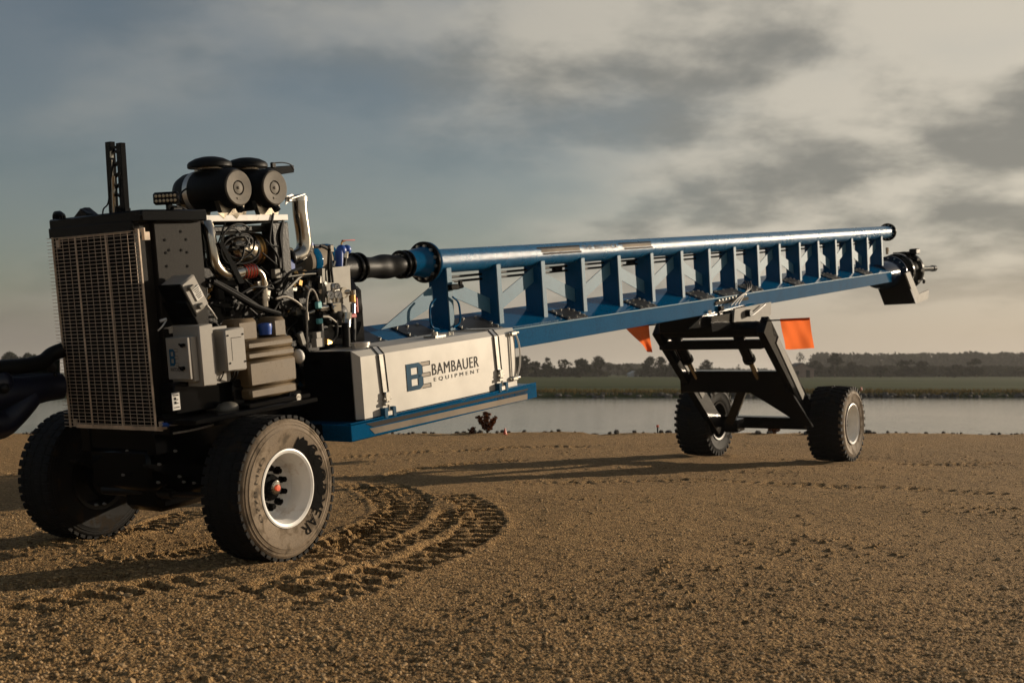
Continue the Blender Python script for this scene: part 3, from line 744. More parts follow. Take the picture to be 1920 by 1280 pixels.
# ---- discharge end
te = T1
b = B(); b.lathe([(.24, -.85), (.29, -.5), (.30, -.02), (.38, -.01), (.385, .0), (.385, .04), (.3, .05)], (0, te+.80, .745), (0, 1, 0), 36); b.mi = 1
for k_ in range(16):
    a = 2*math.pi*k_/16; c = V3((math.cos(a)*.345, te+.76, .745+math.sin(a)*.345)); b.cyl(c, c+V3((0, .12, 0)), .017, n=6)
b.mi = 0; endf = obj('end_flange', b, [M['deepblue'], M['bolt']], root)
tf = P(1700, 508, s=0)[1]
b = B(); b.lathe([(.3, 0), (.39, .03), (.40, .10), (.36, .18), (.36, .55), (.42, .60), (.42, .72), (.30, .80), (.1, .83)], (0, te+1.25, .77), (0, 1, 0), 32)
for k_ in range(10):
    a = 2*math.pi*k_/10; c = V3((math.cos(a)*.40, te+1.75, .77+math.sin(a)*.40)); b.box(c, (.07, .22, .07), None, .01)
drum = obj('valve_drum', b, M['black'], root)
b = B(); k0, k1 = P(1728, 504, s=-.1), P(1752, 503, s=-.1); b.cyl(k0, k1, .062, n=16); b.cyl(k0.lerp(k1, .8), k1, .075, n=16); obj('outlet_stub', b, M['black'], drum)
b = B(); b.tube([(.3, te+1.9, .62), (.33, te+2.2, .55), (.30, te+2.3, .48)], .03, 8, 3); b.box((.25, te+1.85, 1.18), (.16, .3, .12), None, .02); obj('lug', b, M['iron'], drum)
TE = 19.15
q = [P(1643, 533, t=TE), P(1658, 572, t=TE), P(1717, 569, t=TE), P(1696, 514, t=TE)]
b = B(); b.prism(q, (0, .10, 0)); eb = obj('end_bracket', b, M['black'], root, 0)
sE = P(1706, 540, t=TE).x+.015
q = [P(1698, 512, s=sE), P(1719, 569, s=sE), P(1740, 560, s=sE), P(1742, 543, s=sE), P(1723, 551, s=sE), P(1706, 509, s=sE)]
b = B(); b.prism(q, (-.03, 0, 0)); obj('bracket_plate', b, M['dullgrey'], eb, 0)
b = B(); c = P(1663, 464, s=.05); b.cyl(c, c+V3((0, .0, -.14)), .03, n=8); b.box(c+V3((0, .05, -.05)), (.05, .06, .08), None, .01); obj('vent_valve', b, M['steel'], root)

# ---- rear lift (dolly)
TA, UA = 12.40, -1.36       # axle
TX, UX = 10.35, .34         # cross tube
b = B(); b.bx((-.42, 9.55, .36), (.42, 11.2, .60), .012); b.bx((-.36, 10.0, .60), (.36, 11.0, .63), .004); lb = obj('lift_bracket', b, M['black'], root)
b = B(); b.prism([P(1318, 592, s=.335), P(1397, 572, s=.335), P(1404, 606, s=.335), P(1292, 616, s=.335)], (-.03, 0, 0)); obj('bracket_side', b, M['black'], lb, 0)
c = P(1331, 585, s=.336); b = B(); b.box(c, (.004, .10, .05)); obj('bracket_sticker', b, M['decal_silver'], lb, 0)
b = B()
for k_ in range(3): b.tube([P(1397+5*k_, 527, s=.20), P(1401+3*k_, 541, s=.30), P(1393-3*k_, 556, s=.37), P(1384-7*k_, 571+k_, s=.40)], .011, 6, 5)
obj('lift_hose', b, M['rubber'], root)
b = B()
for k_ in range(9): c = P(1346+6.2*k_, 563-1.35*k_, s=.312); b.cyl(c-V3((.02, 0, 0)), c+V3((.03, 0, 0)), .016, n=6)
b.mi = 1; b.bx(P(1342, 572, s=.318), P(1402, 556, s=.306), .0); b.box(P(1352, 578, s=.33), (.05, .12, .08), None, .01); obj('lift_clamp', b, [M['bolt'], M['black']], root)
q = [P(1378, 579, s=.46), P(1446, 566, s=.46), P(1446, 590, s=.46), P(1412, 603, s=.46), P(1376, 604, s=.46)]
b = B(); b.prism(q, (-.03, 0, 0)); plate = obj('bracket_cover', b, M['dullgrey'], lb, 0)
b = B(); c = P(1403, 587, s=.49); b.cyl(c+V3((-.03, 0, 0)), c+V3((.05, 0, 0)), .055, n=14); b.tube([c+V3((.02, .0, -.03)), c+V3((.03, .12, -.03)), c+V3((.02, .62, .09))], .014, 6, 3); obj('bracket_pivot', b, M['iron'], lb)
b = B(); b.cyl((-.80, TX, UX), (.80, TX, UX), .118, n=24); ct = obj('cross_tube', b, M['black'], root)
b = B(); b.cyl((.80, TX, UX), (.86, TX, UX), .09, n=24); b.mi = 1; b.lathe([(.066, 0), (.074, .006), (.074, .016), (.066, .02)], (.86, TX, UX), (1, 0, 0), 24); obj('tube_cap', b, [M['black'], M['steel']], ct)
b = B(); b.bx((-.86, TX+.02, .04), (.82, TX+.16, .185), .01); obj('lower_crossbar', b, M['black'], root)
b = B(); b.bx((-.55, TX-.1, .36), (.40, TX+.15, .56), .02); b.bx((-.50, 9.7, .40), (-.40, 10.6, .66), .01); obj('saddle', b, M['black'], root)
for sg in (1, -1):
    s0 = .90 if sg > 0 else -.80; b = B(); d = V3((0, TA-.35-TX, UA+.02-UX)); ln_ = d.length; d.normalize(); nn = V3((0, -d.z, d.y)).normalized()
    a = V3((s0-.06, TX-.02, UX)); e = V3((s0-.06, TA-.22, UA+.02))
    b.prism([a+nn*.16-d*.10, a-nn*.15-d*.10, e-nn*.17+d*.14, e+nn*.11+d*.14], (.12, 0, 0), .008)
    leg = obj('lift_leg', b, M['black'], root)
    b = B(); b.prism([a+nn*.17-d*.02, a+nn*.165+d*.55, a+nn*.05+d*.2], (.12, 0, 0), .004); obj('leg_gusset', b, M['black'], leg)
    b = B(); f = V3((s0+.045, 0, 0))
    a2 = a+d*.35; e2 = a+d*(ln_*.72); b.prism([a2+nn*.15+V3((.122, 0, 0)), a2+nn*.02+V3((.122, 0, 0)), e2-nn*.00+V3((.122, 0, 0)), e2+nn*.12+V3((.122, 0, 0))], (.012, 0, 0)); obj('leg_side_plate', b, M['dullgrey'], leg, 0)
    # hydraulic cylinder
    sc_ = .52*sg-.1; p0 = V3((sc_, TX+.05, UX-.02)); p1 = V3((sc_, TX+.86, -.55)); m_ = p0.lerp(p1, .52)
    b = B(); b.cyl(p0, m_, .085, n=16); b.lathe([(.10, 0), (.10, .06)], m_, p1-p0, 16); cyl = obj('lift_cylinder', b, M['black'], root)
    b = B(); b.cyl(m_, p1, .042, n=14); obj('piston_rod', b, M['steel'], cyl)
b = B(); b.prism([(0, TX+.62, -.60), (0, TX+1.30, -.60), (0, TX+1.30, -.86), (0, TX+.75, -.86)], (.02, 0, 0)); b.bm.free()
b = B(); b.bx((-.90, TX+.76, -.71), (.86, TX+.96, -.37), .012); cp = obj('cross_plate', b, M['black'], root)
q = [P(1430, 700, t=11.25), P(1462, 700, t=11.25), P(1524, 800, t=11.25), P(1500, 796, t=11.25), P(1476, 779, t=11.25), P(1392, 727, t=11.25)]
b = B(); b.prism(q, (0, .05, 0)); obj('web_plate', b, M['black'], cp, 0)
b = B(); k0, k1 = P(1394, 728, t=11.3), P(1368, 795, t=11.9); b.tube([k0, k1], .095, 4, 1); b.box(k1+V3((.06, .05, -.02)), (.24, .3, .2), None, .01); obj('strut', b, M['black'], root)
b = B(); b.bx((-1.0, TA-.09, UA-.10), (1.0, TA+.09, UA+.09), .01); b.cyl((-1.25, TA, UA), (1.25, TA, UA), .07, n=12); obj('rear_axle_beam', b, M['black'], root)

# ---- wheels
def tyre_lugs(b, R0, w, n, kind):
    for i in range(n):
        for sg in (1, -1):
            a = 2*math.pi*(i+(.5 if sg > 0 else 0))/n
            ca, sa = math.cos(a), math.sin(a); rad = V3((0, ca, sa)); tan = V3((0, -sa, ca))
            if kind == 'truck':
                for (x0, x1, hh, ww) in ((.30, .495, .004, .72), (.06, .26, .004, .74)):
                    x0 *= w*sg; x1 *= w*sg; wd = 2*math.pi*R0/n*ww
                    mrot = Matrix((V3((1, 0, 0)), tan, rad)).transposed()
                    b.box(rad*(R0+hh*.5-.012)+V3(((x0+x1)/2, 0, 0)), (abs(x1-x0), wd, hh+.024), mrot, .003)
            else:
                wd = 2*math.pi*R0/n*.44; pts = []
                for (x, sk) in ((.04, 0), (.5, .55)):
                    for dd in (-.5, .5):
                        aa = a+(sk*2*math.pi/n)+dd*wd/R0; rr = R0+(.018 if x < .4 else .004)
                        pts.append(V3((x*w*sg, math.cos(aa)*rr, math.sin(aa)*rr)))
                q = [pts[0], pts[1], pts[3], pts[2]]
                inn = [V3((p.x, p.y*.93, p.z*.93)) for p in q]
                b.raw(q+inn, [(0, 1, 2, 3) if sg > 0 else (3, 2, 1, 0), (4, 5, 1, 0), (5, 6, 2, 1), (6, 7, 3, 2), (7, 4, 0, 3)])
                # shoulder of the lug, down the sidewall
                q2 = [pts[2], pts[3]]; lo = [V3((p.x*1.0+.006*sg, p.y*.88, p.z*.88)) for p in q2]
                b.raw([q2[0], q2[1], lo[1], lo[0]], [(0, 1, 2, 3)])
def make_wheel(name, R0, w, rr, kind, dish):
    """wheel about local X; +X is the outer face"""
    b = B(); h = w/2
    side = [(rr, .40), (rr+.015, .455), (rr+.03, .475), (R0*.74, .515), (R0*.80, .52), (R0*.80, .525), (R0*.815, .525), (R0*.815, .518), (R0*.86, .50), (R0*.86, .508), (R0*.868, .508), (R0*.868, .497), (R0*.90, .485), (R0*.905, .492), (R0*.915, .485), (R0*.935, .465)]
    if kind == 'flotation': side = [(rr, .36), (rr+.02, .43), (rr+.035, .45), (rr+.10, .485), (R0*.80, .50), (R0*.805, .505), (R0*.82, .498), (R0*.88, .485), (R0*.93, .455)]
    tread = [(R0*.965, .43), (R0*.982, .36), (R0*.985, .2), (R0*.985, 0)] if kind == 'truck' else [(R0*.965, .40), (R0*.985, .25), (R0*.99, 0)]
    half = side+tread
    prof = [(r, x*w) for r, x in half]+[(r, -x*w) for r, x in half[-2::-1]]
    b.lathe(prof, (0, 0, 0), (1, 0, 0), 72, caps=False)
    for f in b.bm.faces:
        c = f.calc_center_median(); f.material_index = 1 if c.x > .40*w and math.hypot(c.y, c.z) < R0*.95 else 0
    b.mi = 0; tyre_lugs(b, R0*.985, w*.97, 46 if kind == 'truck' else 34, kind)
    hub = B()
    dx = h-dish
    if kind == 'truck':
        hub.lathe([(.104, dx-.01), (.104, dx+.025), (.095, dx+.045), (.062, dx+.05), (.06, dx+.08), (.05, dx+.09), (0, dx+.09)], (0, 0, 0), (1, 0, 0), 28)
    else: hub.lathe([(.11, dx-.02), (.11, dx+.03), (.07, dx+.06), (0, dx+.06)], (0, 0, 0), (1, 0, 0), 20)
    wo = obj('wheel', hub, M['black'], root)
    ty = obj('tyre', b, [M['tyre'], M['sidewall']], wo, 40)
    rm = B()
    rm.lathe([(rr-.005, .455*w), (rr+.014, .462*w), (rr+.016, .475*w), (rr+.004, .482*w), (rr-.016, .46*w), (rr-.022, .40*w), (rr-.038, h-.075), (rr-.042, h-.10), (rr-.052, dx+.035), (rr-.075, dx+.012), (rr*.62, dx+.004), (rr*.55, dx), (rr*.30, dx)], (0, 0, 0), (1, 0, 0), 56, caps=False)
    rm.mi = 1; rm.lathe([(rr+.016, -.475*w), (rr-.016, -.46*w), (rr-.04, -.3*w), (rr-.045, dx-.01), (.1, dx-.012)], (0, 0, 0), (1, 0, 0), 56, caps=False)
    obj('rim', rm, [M['rim'], M['iron']], wo, 30)
    src = None
    nl = 10 if kind == 'truck' else 8
    for k_ in range(nl):
        a = 2*math.pi*(k_+.4)/nl; rad = .146 if kind == 'truck' else .085
        lb_ = B(); rv = V3((0, math.cos(a), math.sin(a)))
        if src is None:
            lb_.cyl((0, 0, 0), (.055, 0, 0), .021, n=6); lb_.cyl((.0, 0, 0), (.010, 0, 0), .025, n=12); lb_.prism([(0, -.02, -.02), (0, .034, -.008), (0, .034, .008), (0, -.02, .02)], (.035, 0, 0))
            src = obj('lug_nut', lb_, M['ink'], wo); src.location = rv*rad+V3((dx+.004, 0, 0)); src.rotation_euler = (a, 0, 0)
        else: lb_.bm.free(); share(src, wo, rv*rad+V3((dx+.004, 0, 0)), (a, 0, 0))
    if kind == 'truck':
        hc = B(); hc.lathe([(.055, dx+.07), (.055, dx+.088), (.03, dx+.094), (0, dx+.094)], (0, 0, 0), (1, 0, 0), 18); hc.mi = 1; hc.lathe([(.026, dx+.09), (.024, dx+.108), (0, dx+.109)], (0, 0, 0), (1, 0, 0), 14)
        obj('hub_cap', hc, [M['steel'], M['orangecap']], wo)
    return wo
def tyre_text(parent, R0, w, s, ang_mid, span, r_in, r_out, mat, name, flip=False):
    """raised letters round the outer sidewall; angles seen from outside, clockwise from the top towards the rear"""
    b = B()
    def fn(x, y):
        a = ang_mid+span*(x-.5); r = r_in+y*(r_out-r_in)
        if flip: r = r_out-y*(r_out-r_in); a = ang_mid-span*(x-.5)
        xx = w*np.interp(r/R0, [.55, .74, .80, .86, .93], [.478, .515, .523, .51, .47])+.004
        return V3((xx, math.sin(a)*r, math.cos(a)*r))
    letters(b, s, 1., 1., fn, 1.05); obj(name, b, mat, parent, 0)
w1 = make_wheel('wheel', .56, .38, .285, 'truck', .215); w1.location = (1.12, 0, 0); w1.rotation_euler = (0, 0, R(4)); w1['label'] = 'near front truck wheel with a white dished rim and lettered dusty sidewall'
tyre_text(w1, .56, .38, 'GOODYEAR', R(103), R(118), .335, .43, M['ink'], 'tyre_lettering')
tyre_text(w1, .56, .38, 'G278 MSD', R(279), R(78), .36, .395, M['ink2'], 'tyre_lettering')
b = B(); v = []; fs = []
for i in range(41):     # wet dark patch behind the lettering
    a = R(18+112*i/40); j = .012*math.sin(i*2.1)+.01*math.sin(i*5.3)
    for r in (.306, .35, .40+j):
        if i in (0, 40): r = .306+(r-.306)*.3
        v.append(V3((.38*np.interp(r/.56, [.55, .74, .80, .86, .93], [.478, .515, .523, .51, .47])+.0025, math.sin(a)*r, math.cos(a)*r)))
for i in range(40):
    for j in range(2): c = i*3+j; fs.append((c, c+1, c+4, c+3))
obj('wet_patch', (v, [], fs), M['ink'], w1, 60); b.bm.free()
def copy_tree(o, parent):
    c = o.copy(); COL.objects.link(c); c.parent = parent
    for ch in [x for x in o.children]: copy_tree(ch, c)
    return c
w2 = copy_tree(w1, root); w2.location = (-1.10, 0, 0); w2.rotation_euler = (0, 0, math.pi+R(4)); w2['label'] = 'far front truck wheel in shade behind the radiator guard'
w3 = make_wheel('wheel', .60, .58, .31, 'flotation', .20); w3.location = (1.19, TA, UA); w3['label'] = 'right rear flotation wheel with white rim'
w4 = copy_tree(w3, root); w4.location = (-1.11, TA, UA); w4.rotation_euler = (0, 0, math.pi); w4['label'] = 'left rear flotation wheel seen on its shaded inner side'
for w in (w1, w2, w3, w4): w.rotation_euler.x += 0

# ---- front chassis
b = B(); b.bx((-.44, -.50, .30), (-.34, 3.4, .56), .01); b.bx((.34, -.50, .30), (.44, 3.4, .56), .01)
for t in (-.48, .6, 1.6, 2.8): b.bx((-.40, t, .34), (.40, t+.10, .50))
chs = obj('chassis_rail', b, M['black'], root)
b = B(); b.cyl((-.90, 0, 0), (.90, 0, 0), .085, n=16); b.ball((0, 0, 0), .22, (1, .9, 1)); b.lathe([(.17, 0), (.18, .05), (.13, .09)], (.80, 0, 0), (1, 0, 0), 20); b.lathe([(.17, 0), (.18, .05), (.13, .09)], (-.80, 0, 0), (-1, 0, 0), 20); ax = obj('front_axle', b, M['black'], root)
for sg in (1, -1):
    b = B()
    for i in range(5): b.prism([(.39*sg-.045, -.62+.05*i, .24-.022*i), (.39*sg-.045, 0, .13-.022*i), (.39*sg-.045, .62-.05*i, .24-.022*i), (.39*sg-.045, .62-.05*i, .258-.022*i), (.39*sg-.045, 0, .148-.022*i), (.39*sg-.045, -.62+.05*i, .258-.022*i)], (.09, 0, 0))
    obj('leaf_spring', b, M['black'], root, 0)
b = B(); b.cyl((-.5, -.28, -.05), (.3, -.25, -.05), .04, n=12); b.tube([(.3, -.25, -.05), (.78, -.22, -.03)], .02, 8, 1); obj('steering_cylinder', b, M['iron'], root)
b = B(); b.bx((-.35, -.50, .02), (.35, -.30, .34), .03); b.bx((-.25, -.3, -.20), (.2, .2, .1), .05); b.bx((-.55, .3, .05), (.5, .9, .4), .03); b.bx((-.70, .45, -.20), (.25, 1.0, .3), .04); obj('gearbox_and_shade_block', b, M['black'], root)  # last block added out of sight behind the near wheel to shade the far one
b = B(); b.bx((-.60, -.52, .56), (.60, 1.25, .62), .008); b.bx((.44, -.50, .46), (.62, 1.0, .56), .01); b.bx((.62, -.55, .555), (.98, .75, .60), .008); dk = obj('engine_deck', b, M['black'], root)
b = B(); b.bx((.54, -.50, .62), (.72, .02, .86), .01); b.bx((.52, .0, .62), (.80, .12, .82), .01); obj('battery_box', b, M['black'], root)
c = P(330, 752, s=.725); b = B(); b.box(c, (.006, .07, .13)); st = obj('warning_sticker', b, M['label_white'], root)
b = B()
for k_, (dy, dz, w_, h_) in enumerate(((0, .045, .05, .008), (-.01, .02, .02, .02), (-.01, -.01, .02, .02), (0.008, .012, .02, .006), (.008, -.015, .02, .006), (0, -.045, .05, .006))): b.box(c+V3((.0045, dy, dz)), (.002, w_, h_))
obj('sticker_print', b, M['ink'], st, 0)
b = B(); b.tube([P(300, 796, s=.66), P(330, 795, s=.68), P(352, 788, s=.7)], .010, 6, 4); b.tube([P(325, 812, s=.7), P(360, 806, s=.72), P(400, 796, s=.75)], .008, 6, 4); b.mi = 1; b.cyl(P(304, 796, s=.66), P(316, 796, s=.67), .016, n=8); obj('brake_hose', b, [M['hosegrey'], M['bluebright']], root)
c = P(428, 765, s=.80); b = B(); b.ball(c, .085, (1, 1, .62)); b.cyl(c-V3((.2, 0, .03)), c, .05, n=12); obj('air_reservoir', b, M['plateg'], root)
c = P(557, 744, s=.93); b = B(); b.cyl(c-V3((.1, 0, 0)), c+V3((.02, 0, 0)), .028, n=12); b.mi = 1; b.box(c+V3((-.02, .0, .0)), (.012, .14, .10), None, .004); obj('tow_eye', b, [M['bolt'], M['black']], root)
c = P(270, 850, s=.2); b = B(); b.box(c, (.10, .006, .14)); obj('axle_sticker', b, M['label_white'], root, 0)

cbm = None
for px, py in ((232, 890), (250, 892), (258, 914), (298, 904), (338, 893), (346, 903), (300, 870), (365, 905), (182, 946), (197, 944), (421, 1006), (330, 845), (270, 838), (240, 845)):
    c = P(px, py, s=.62 if px > 280 else .1)
    if cbm is None:
        b = B(); b.cyl((-.02, 0, 0), (.010, 0, 0), .007, n=6); b.cyl((-.02, 0, 0), (.0, 0, 0), .010, n=10); cbm = obj('chassis_bolt', b, M['plateg'], root); cbm.location = c
    else: share(cbm, root, c)
# ---- front hitch at the left edge
b = B()
b.tube([P(-60, 752, s=-.45), P(0, 740, s=-.45), P(45, 734, s=-.45), P(85, 726, s=-.45), P(116, 724, s=-.42)], lambda q: .15-.05*q, 16, 5)
b.tube([P(-50, 790, s=-.4), P(-5, 795, s=-.4), P(18, 782, s=-.4), P(45, 757, s=-.4), P(60, 742, s=-.4)], lambda q: .13-.05*q, 14, 5)
b.cyl(P(20, 710, s=-.46), P(110, 706, s=-.44), .035, n=12)
b.ball(P(0, 718, s=-.4), .10); hitch = obj('hitch_arm', b, M['navy'], root)
b = B(); b.tube([P(-60, 700, s=-.4), P(0, 690, s=-.4), P(45, 686, s=-.4), P(80, 678, s=-.4), P(98, 664, s=-.4), P(120, 655, s=-.35)], .060, 14, 5); obj('hitch_hose', b, M['rubber'], hitch)
b = B(); b.prism([P(30, 702, s=-.5), P(108, 674, s=-.5), P(108, 712, s=-.5), P(30, 712, s=-.5)], (.03, 0, 0)); obj('hitch_cover', b, M['green_dark'], hitch, 0)
b = B(); c = P(99, 688, s=-.38); b.lathe([(.028, 0), (.036, .01), (.036, .03), (.02, .035)], c, (.6, -.8, 0), 14); b.cyl(P(103, 700, s=-.38), P(105, 712, s=-.38), .014, n=8); b.ball(P(8, 728, s=-.30), .04); obj('hitch_fitting', b, M['iron'], hitch)

# ---- radiator housing, guard
GT = -.60
b = B(); b.bx((-.46, -.50, .56), (.46, .06, 2.08), .01); rad = obj('radiator_housing', b, M['black'], root)
b = B(); b.bx((.46, -.40, .60), (.535, .065, 2.12), .008); b.mi = 1
for px, py in ((339, 434), (309, 450), (349, 449), (317, 469), (340, 469), (311, 474), (351, 473), (313, 499), (352, 499)): c = P(px, py, s=.536); b.cyl(c-V3((.01, 0, 0)), c+V3((.003, 0, 0)), .011, n=8)
b.mi = 2
for px, py in ((298, 399), (324, 399)): c = P(px, py, s=.536); b.cyl(c-V3((.01, 0, 0)), c+V3((.008, 0, 0)), .014, n=8)
sp_ = obj('side_panel', b, [M['panel'], M['core'], M['bolt']], rad)
b = B(); b.bx((.46, -.56, .58), (.50, -.41, 2.06), .005); b.mi = 1; c = P(267, 444, s=.501); b.cyl(c-V3((.01, 0, 0)), c+V3((.008, 0, 0)), .012, n=8); obj('front_flange', b, [M['panel'], M['bolt']], rad)
b = B(); b.bx((-.50, -.56, 2.06), (.60, .08, 2.15), .012); b.bx((-.50, -.57, 2.00), (.50, -.50, 2.08), .006); obj('hood', b, M['black'], rad)
b = B(); b.bx((-.515, -.535, .53), (.455, -.495, 2.02)); obj('radiator_core', b, M['core'], rad, 0)
tl, tr, br, bl = P(97, 448, t=GT), P(262, 427, t=GT), P(291, 808, t=GT), P(126, 800, t=GT)
sL, sR, uT_, uB_ = (tl.x+bl.x)/2, (tr.x+br.x)/2, (tl.z+tr.z)/2, (bl.z+br.z)/2
b = B()
for s in (sL+.02, sR-.01): b.bx((s-.006, GT-.002, uB_), (s+.006, GT+.010, uT_))
for s in (sL+(sR-sL)*.29, sL+(sR-sL)*.635): b.bx((s-.007, GT-.003, uB_+.01), (s+.006, GT+.004, uT_-.01))
b.bx((sL+.03, GT+.05, uB_-.01), (sR, GT+.06, uB_+.02)); b.bx((sL+.03, GT+.05, uT_-.02), (sR, GT+.06, uT_+.01))
b.bx((sR-.03, GT+.05, uB_), (sR, -.50, uB_+.06)); b.bx((sR-.03, GT+.05, uT_-.08), (sR, -.50, uT_-.02)); b.bx((sL, GT+.05, uB_), (sL+.03, -.50, uB_+.06)); b.bx((sL, GT+.05, uT_-.08), (sL+.03, -.50, uT_-.02))
guard = obj('radiator_guard', b, M['guard'], root, 0)
b = B(); b.cyl((sL-.035, 0, 0), (sR+.004, 0, 0), .0022, n=5); hb = obj('guard_wire', b, M['guard'], guard); NH = 54
hb.location = (0, GT-.008, uB_+.012)
for i in range(1, NH): share(hb, guard, (0, GT-.008, uB_+.012+(uT_-uB_-.02)*i/(NH-1)))
b = B(); b.cyl((0, 0, uB_+.01), (0, 0, uT_-.01), .0020, n=5); vb = obj('guard_rod', b, M['guard'], guard); vb.location = (sL+.07, GT-.002, 0)
for i in range(1, 13): share(vb, guard, (sL+.07+(sR-sL-.12)*i/12, GT-.002, 0))
# ---- lights and mast on the hood
b = B()
m0, m1 = P(209, 404, t=-.25), P(201, 266, t=-.25); n0, n1 = P(230, 404, t=-.25), P(221, 268, t=-.25)
for a, c, w_ in ((m0, m1, .062), (n0, n1, .058)):
    b.prism([a+V3((-w_/2, 0, 0)), a+V3((w_/2, 0, 0)), c+V3((w_/2, 0, 0)), c+V3((-w_/2, 0, 0))], (0, .05, 0), .003)
b.box((m0+n0)/2+V3((0, .03, .02)), (.2, .05, .06)); b.box((m1+n1)/2+V3((0, .02, -.04)), (.13, .03, .02))
for f in (.12, .27, .42, .57, .72, .87): b.box(m0.lerp(m1, f).lerp(n0.lerp(n1, f), .5)+V3((0, .035, 0)), (.12, .02, .016), Matrix.Rotation(.5 if int(f*100) % 2 else -.5, 3, 'Y'))
mast = obj('light_mast', b, M['black'], root)
b = B(); b.cyl(P(214, 402, t=-.24), P(212, 330, t=-.24), .014, n=10); b.cyl(P(212, 330, t=-.24), P(209, 300, t=-.24), .007, n=8); b.box(P(209, 290, t=-.24), (.02, .02, .05)); b.box(P(216, 358, t=-.24), (.02, .02, .04), Matrix.Rotation(.6, 3, 'Y')); obj('mast_actuator', b, M['steel'], mast)
b = B(); b.tube([P(192, 408, t=-.3), P(194, 392, t=-.3), P(203, 380, t=-.3), P(207, 340, t=-.3), P(213, 300, t=-.3)], .006, 6, 4); obj('mast_cable', b, M['rubber'], mast)
def work_lamp(px, py, t, r):
    c = P(px, py, t=t); b = B(); b.lathe([(r*.6, .05), (r, .02), (r, -.015), (r*.85, -.02)], c, (0, 1, .1), 18); b.box(c+V3((0, .02, -r-.02)), (.02, .02, .05)); o_ = obj('work_lamp', b, M['black'], root)
    b = B(); b.lathe([(r*.82, 0), (0, .004)], c+V3((0, -.022, 0)), (0, -1, 0), 18); obj('lens', b, M['core'], o_)
work_lamp(109, 408, -.50, .052)
b = B(); b.prism([P(138, 408, t=-.45), P(150, 392, t=-.45), P(158, 389, t=-.45), P(183, 409, t=-.45)], (0, .05, 0)); b.box(P(160, 401, t=-.47), (.10, .05, .05), Matrix.Rotation(.5, 3, 'Y'), .006); obj('lamp_bracket', b, M['black'], root, 0)
c = P(312, 372, s=.54); b = B(); mrot = Matrix.Rotation(R(38), 3, 'Z')
b.box(c, (.19, .07, .095), mrot, .015); b.box(c+V3((0, .02, -.07)), (.03, .04, .06)); lbx = obj('led_light_bar', b, M['black'], root)
b = B()
for i in range(6):
    for j in range(2): q = mrot@V3((-.07+.028*i, -.037, -.018+.036*j)); b.lathe([(.012, 0), (.006, .004)], c+q, mrot@V3((0, -1, 0)), 8)
obj('led_lens', b, M['led'], lbx)
b = B()
for k_ in range(11):
    a = P(316+random.uniform(-6, 22), 388+random.uniform(-4, 10), s=.54); e = P(345+random.uniform(-12, 22), 396+random.uniform(-10, 24), s=.56)
    b.tube([a, a.lerp(e, .5)+V3((random.uniform(0, .03), random.uniform(-.03, .03), random.uniform(-.06, .03))), e], random.uniform(.004, .010), 6, 4)
b.box(P(330, 394, s=.55), (.05, .10, .05), None, .01); b.box(P(345, 402, s=.55), (.05, .08, .06), None, .01)
obj('wiring_loom', b, M['rubber'], root)

# ---- engine block and ancillaries
b = B(); b.bx((-.34, .12, .62), (.30, 1.28, 1.45), .03); b.bx((-.26, .15, 1.45), (.2, 1.2, 1.78), .03); b.bx((-.30, .08, 1.98), (.34, 1.1, 2.03), .01)
b.bx((-.38, 1.25, .62), (.38, 1.5, 1.5), .05); b.bx((.28, .95, 1.3), (.42, 1.15, 2.05), .01)
for i in range(6): b.bx((.18, .22+.16*i, 1.42), (.30, .32+.16*i, 1.62), .02)
b.lathe([(.30, 0), (.32, .04), (.32, .14), (.28, .16)], (0, 1.28, 1.05), (0, 1, 0), 28)
eng = obj('engine_block', b, M['engine'], root)
b = B(); r_ = random.Random(3)
for k_ in range(260):
    t = r_.uniform(.1, 1.5); u = r_.uniform(.75, 1.62); s = r_.uniform(.28, .46); z = r_.uniform(.012, .04)
    b.mi = 1 if r_.random() < .2 else (2 if r_.random() < .12 else 0)
    if r_.random() < .5: b.box((s, t, u), (z*1.5, z*r_.uniform(1, 3), z*r_.uniform(1, 2.5)), Matrix.Rotation(r_.uniform(-.4, .4), 3, 'X'), .003)
    else: d = V3((r_.uniform(.2, 1), r_.uniform(-1, 1), r_.uniform(-1, 1))).normalized(); b.cyl(V3((s, t, u))-d*z, V3((s, t, u))+d*z*1.4, z*.55, n=10)
fit = obj('engine_fittings', b, [M['engine'], M['bolt'], M['brass']], root, kind='stuff')
b = B()
for k_ in range(44):
    a = V3((r_.uniform(.32, .50), r_.uniform(.1, 1.05), r_.uniform(.85, 1.95))); e = a+V3((r_.uniform(-.05, .05), r_.uniform(-.55, .55), r_.uniform(-.5, .3)))
    m_ = a.lerp(e, .5)+V3((r_.uniform(0, .06), r_.uniform(-.1, .1), r_.uniform(-.14, .08)))
    b.tube([a, m_, e], r_.uniform(.005, .012), 6, 5)
obj('engine_hoses', b, M['rubber'], root, kind='stuff')
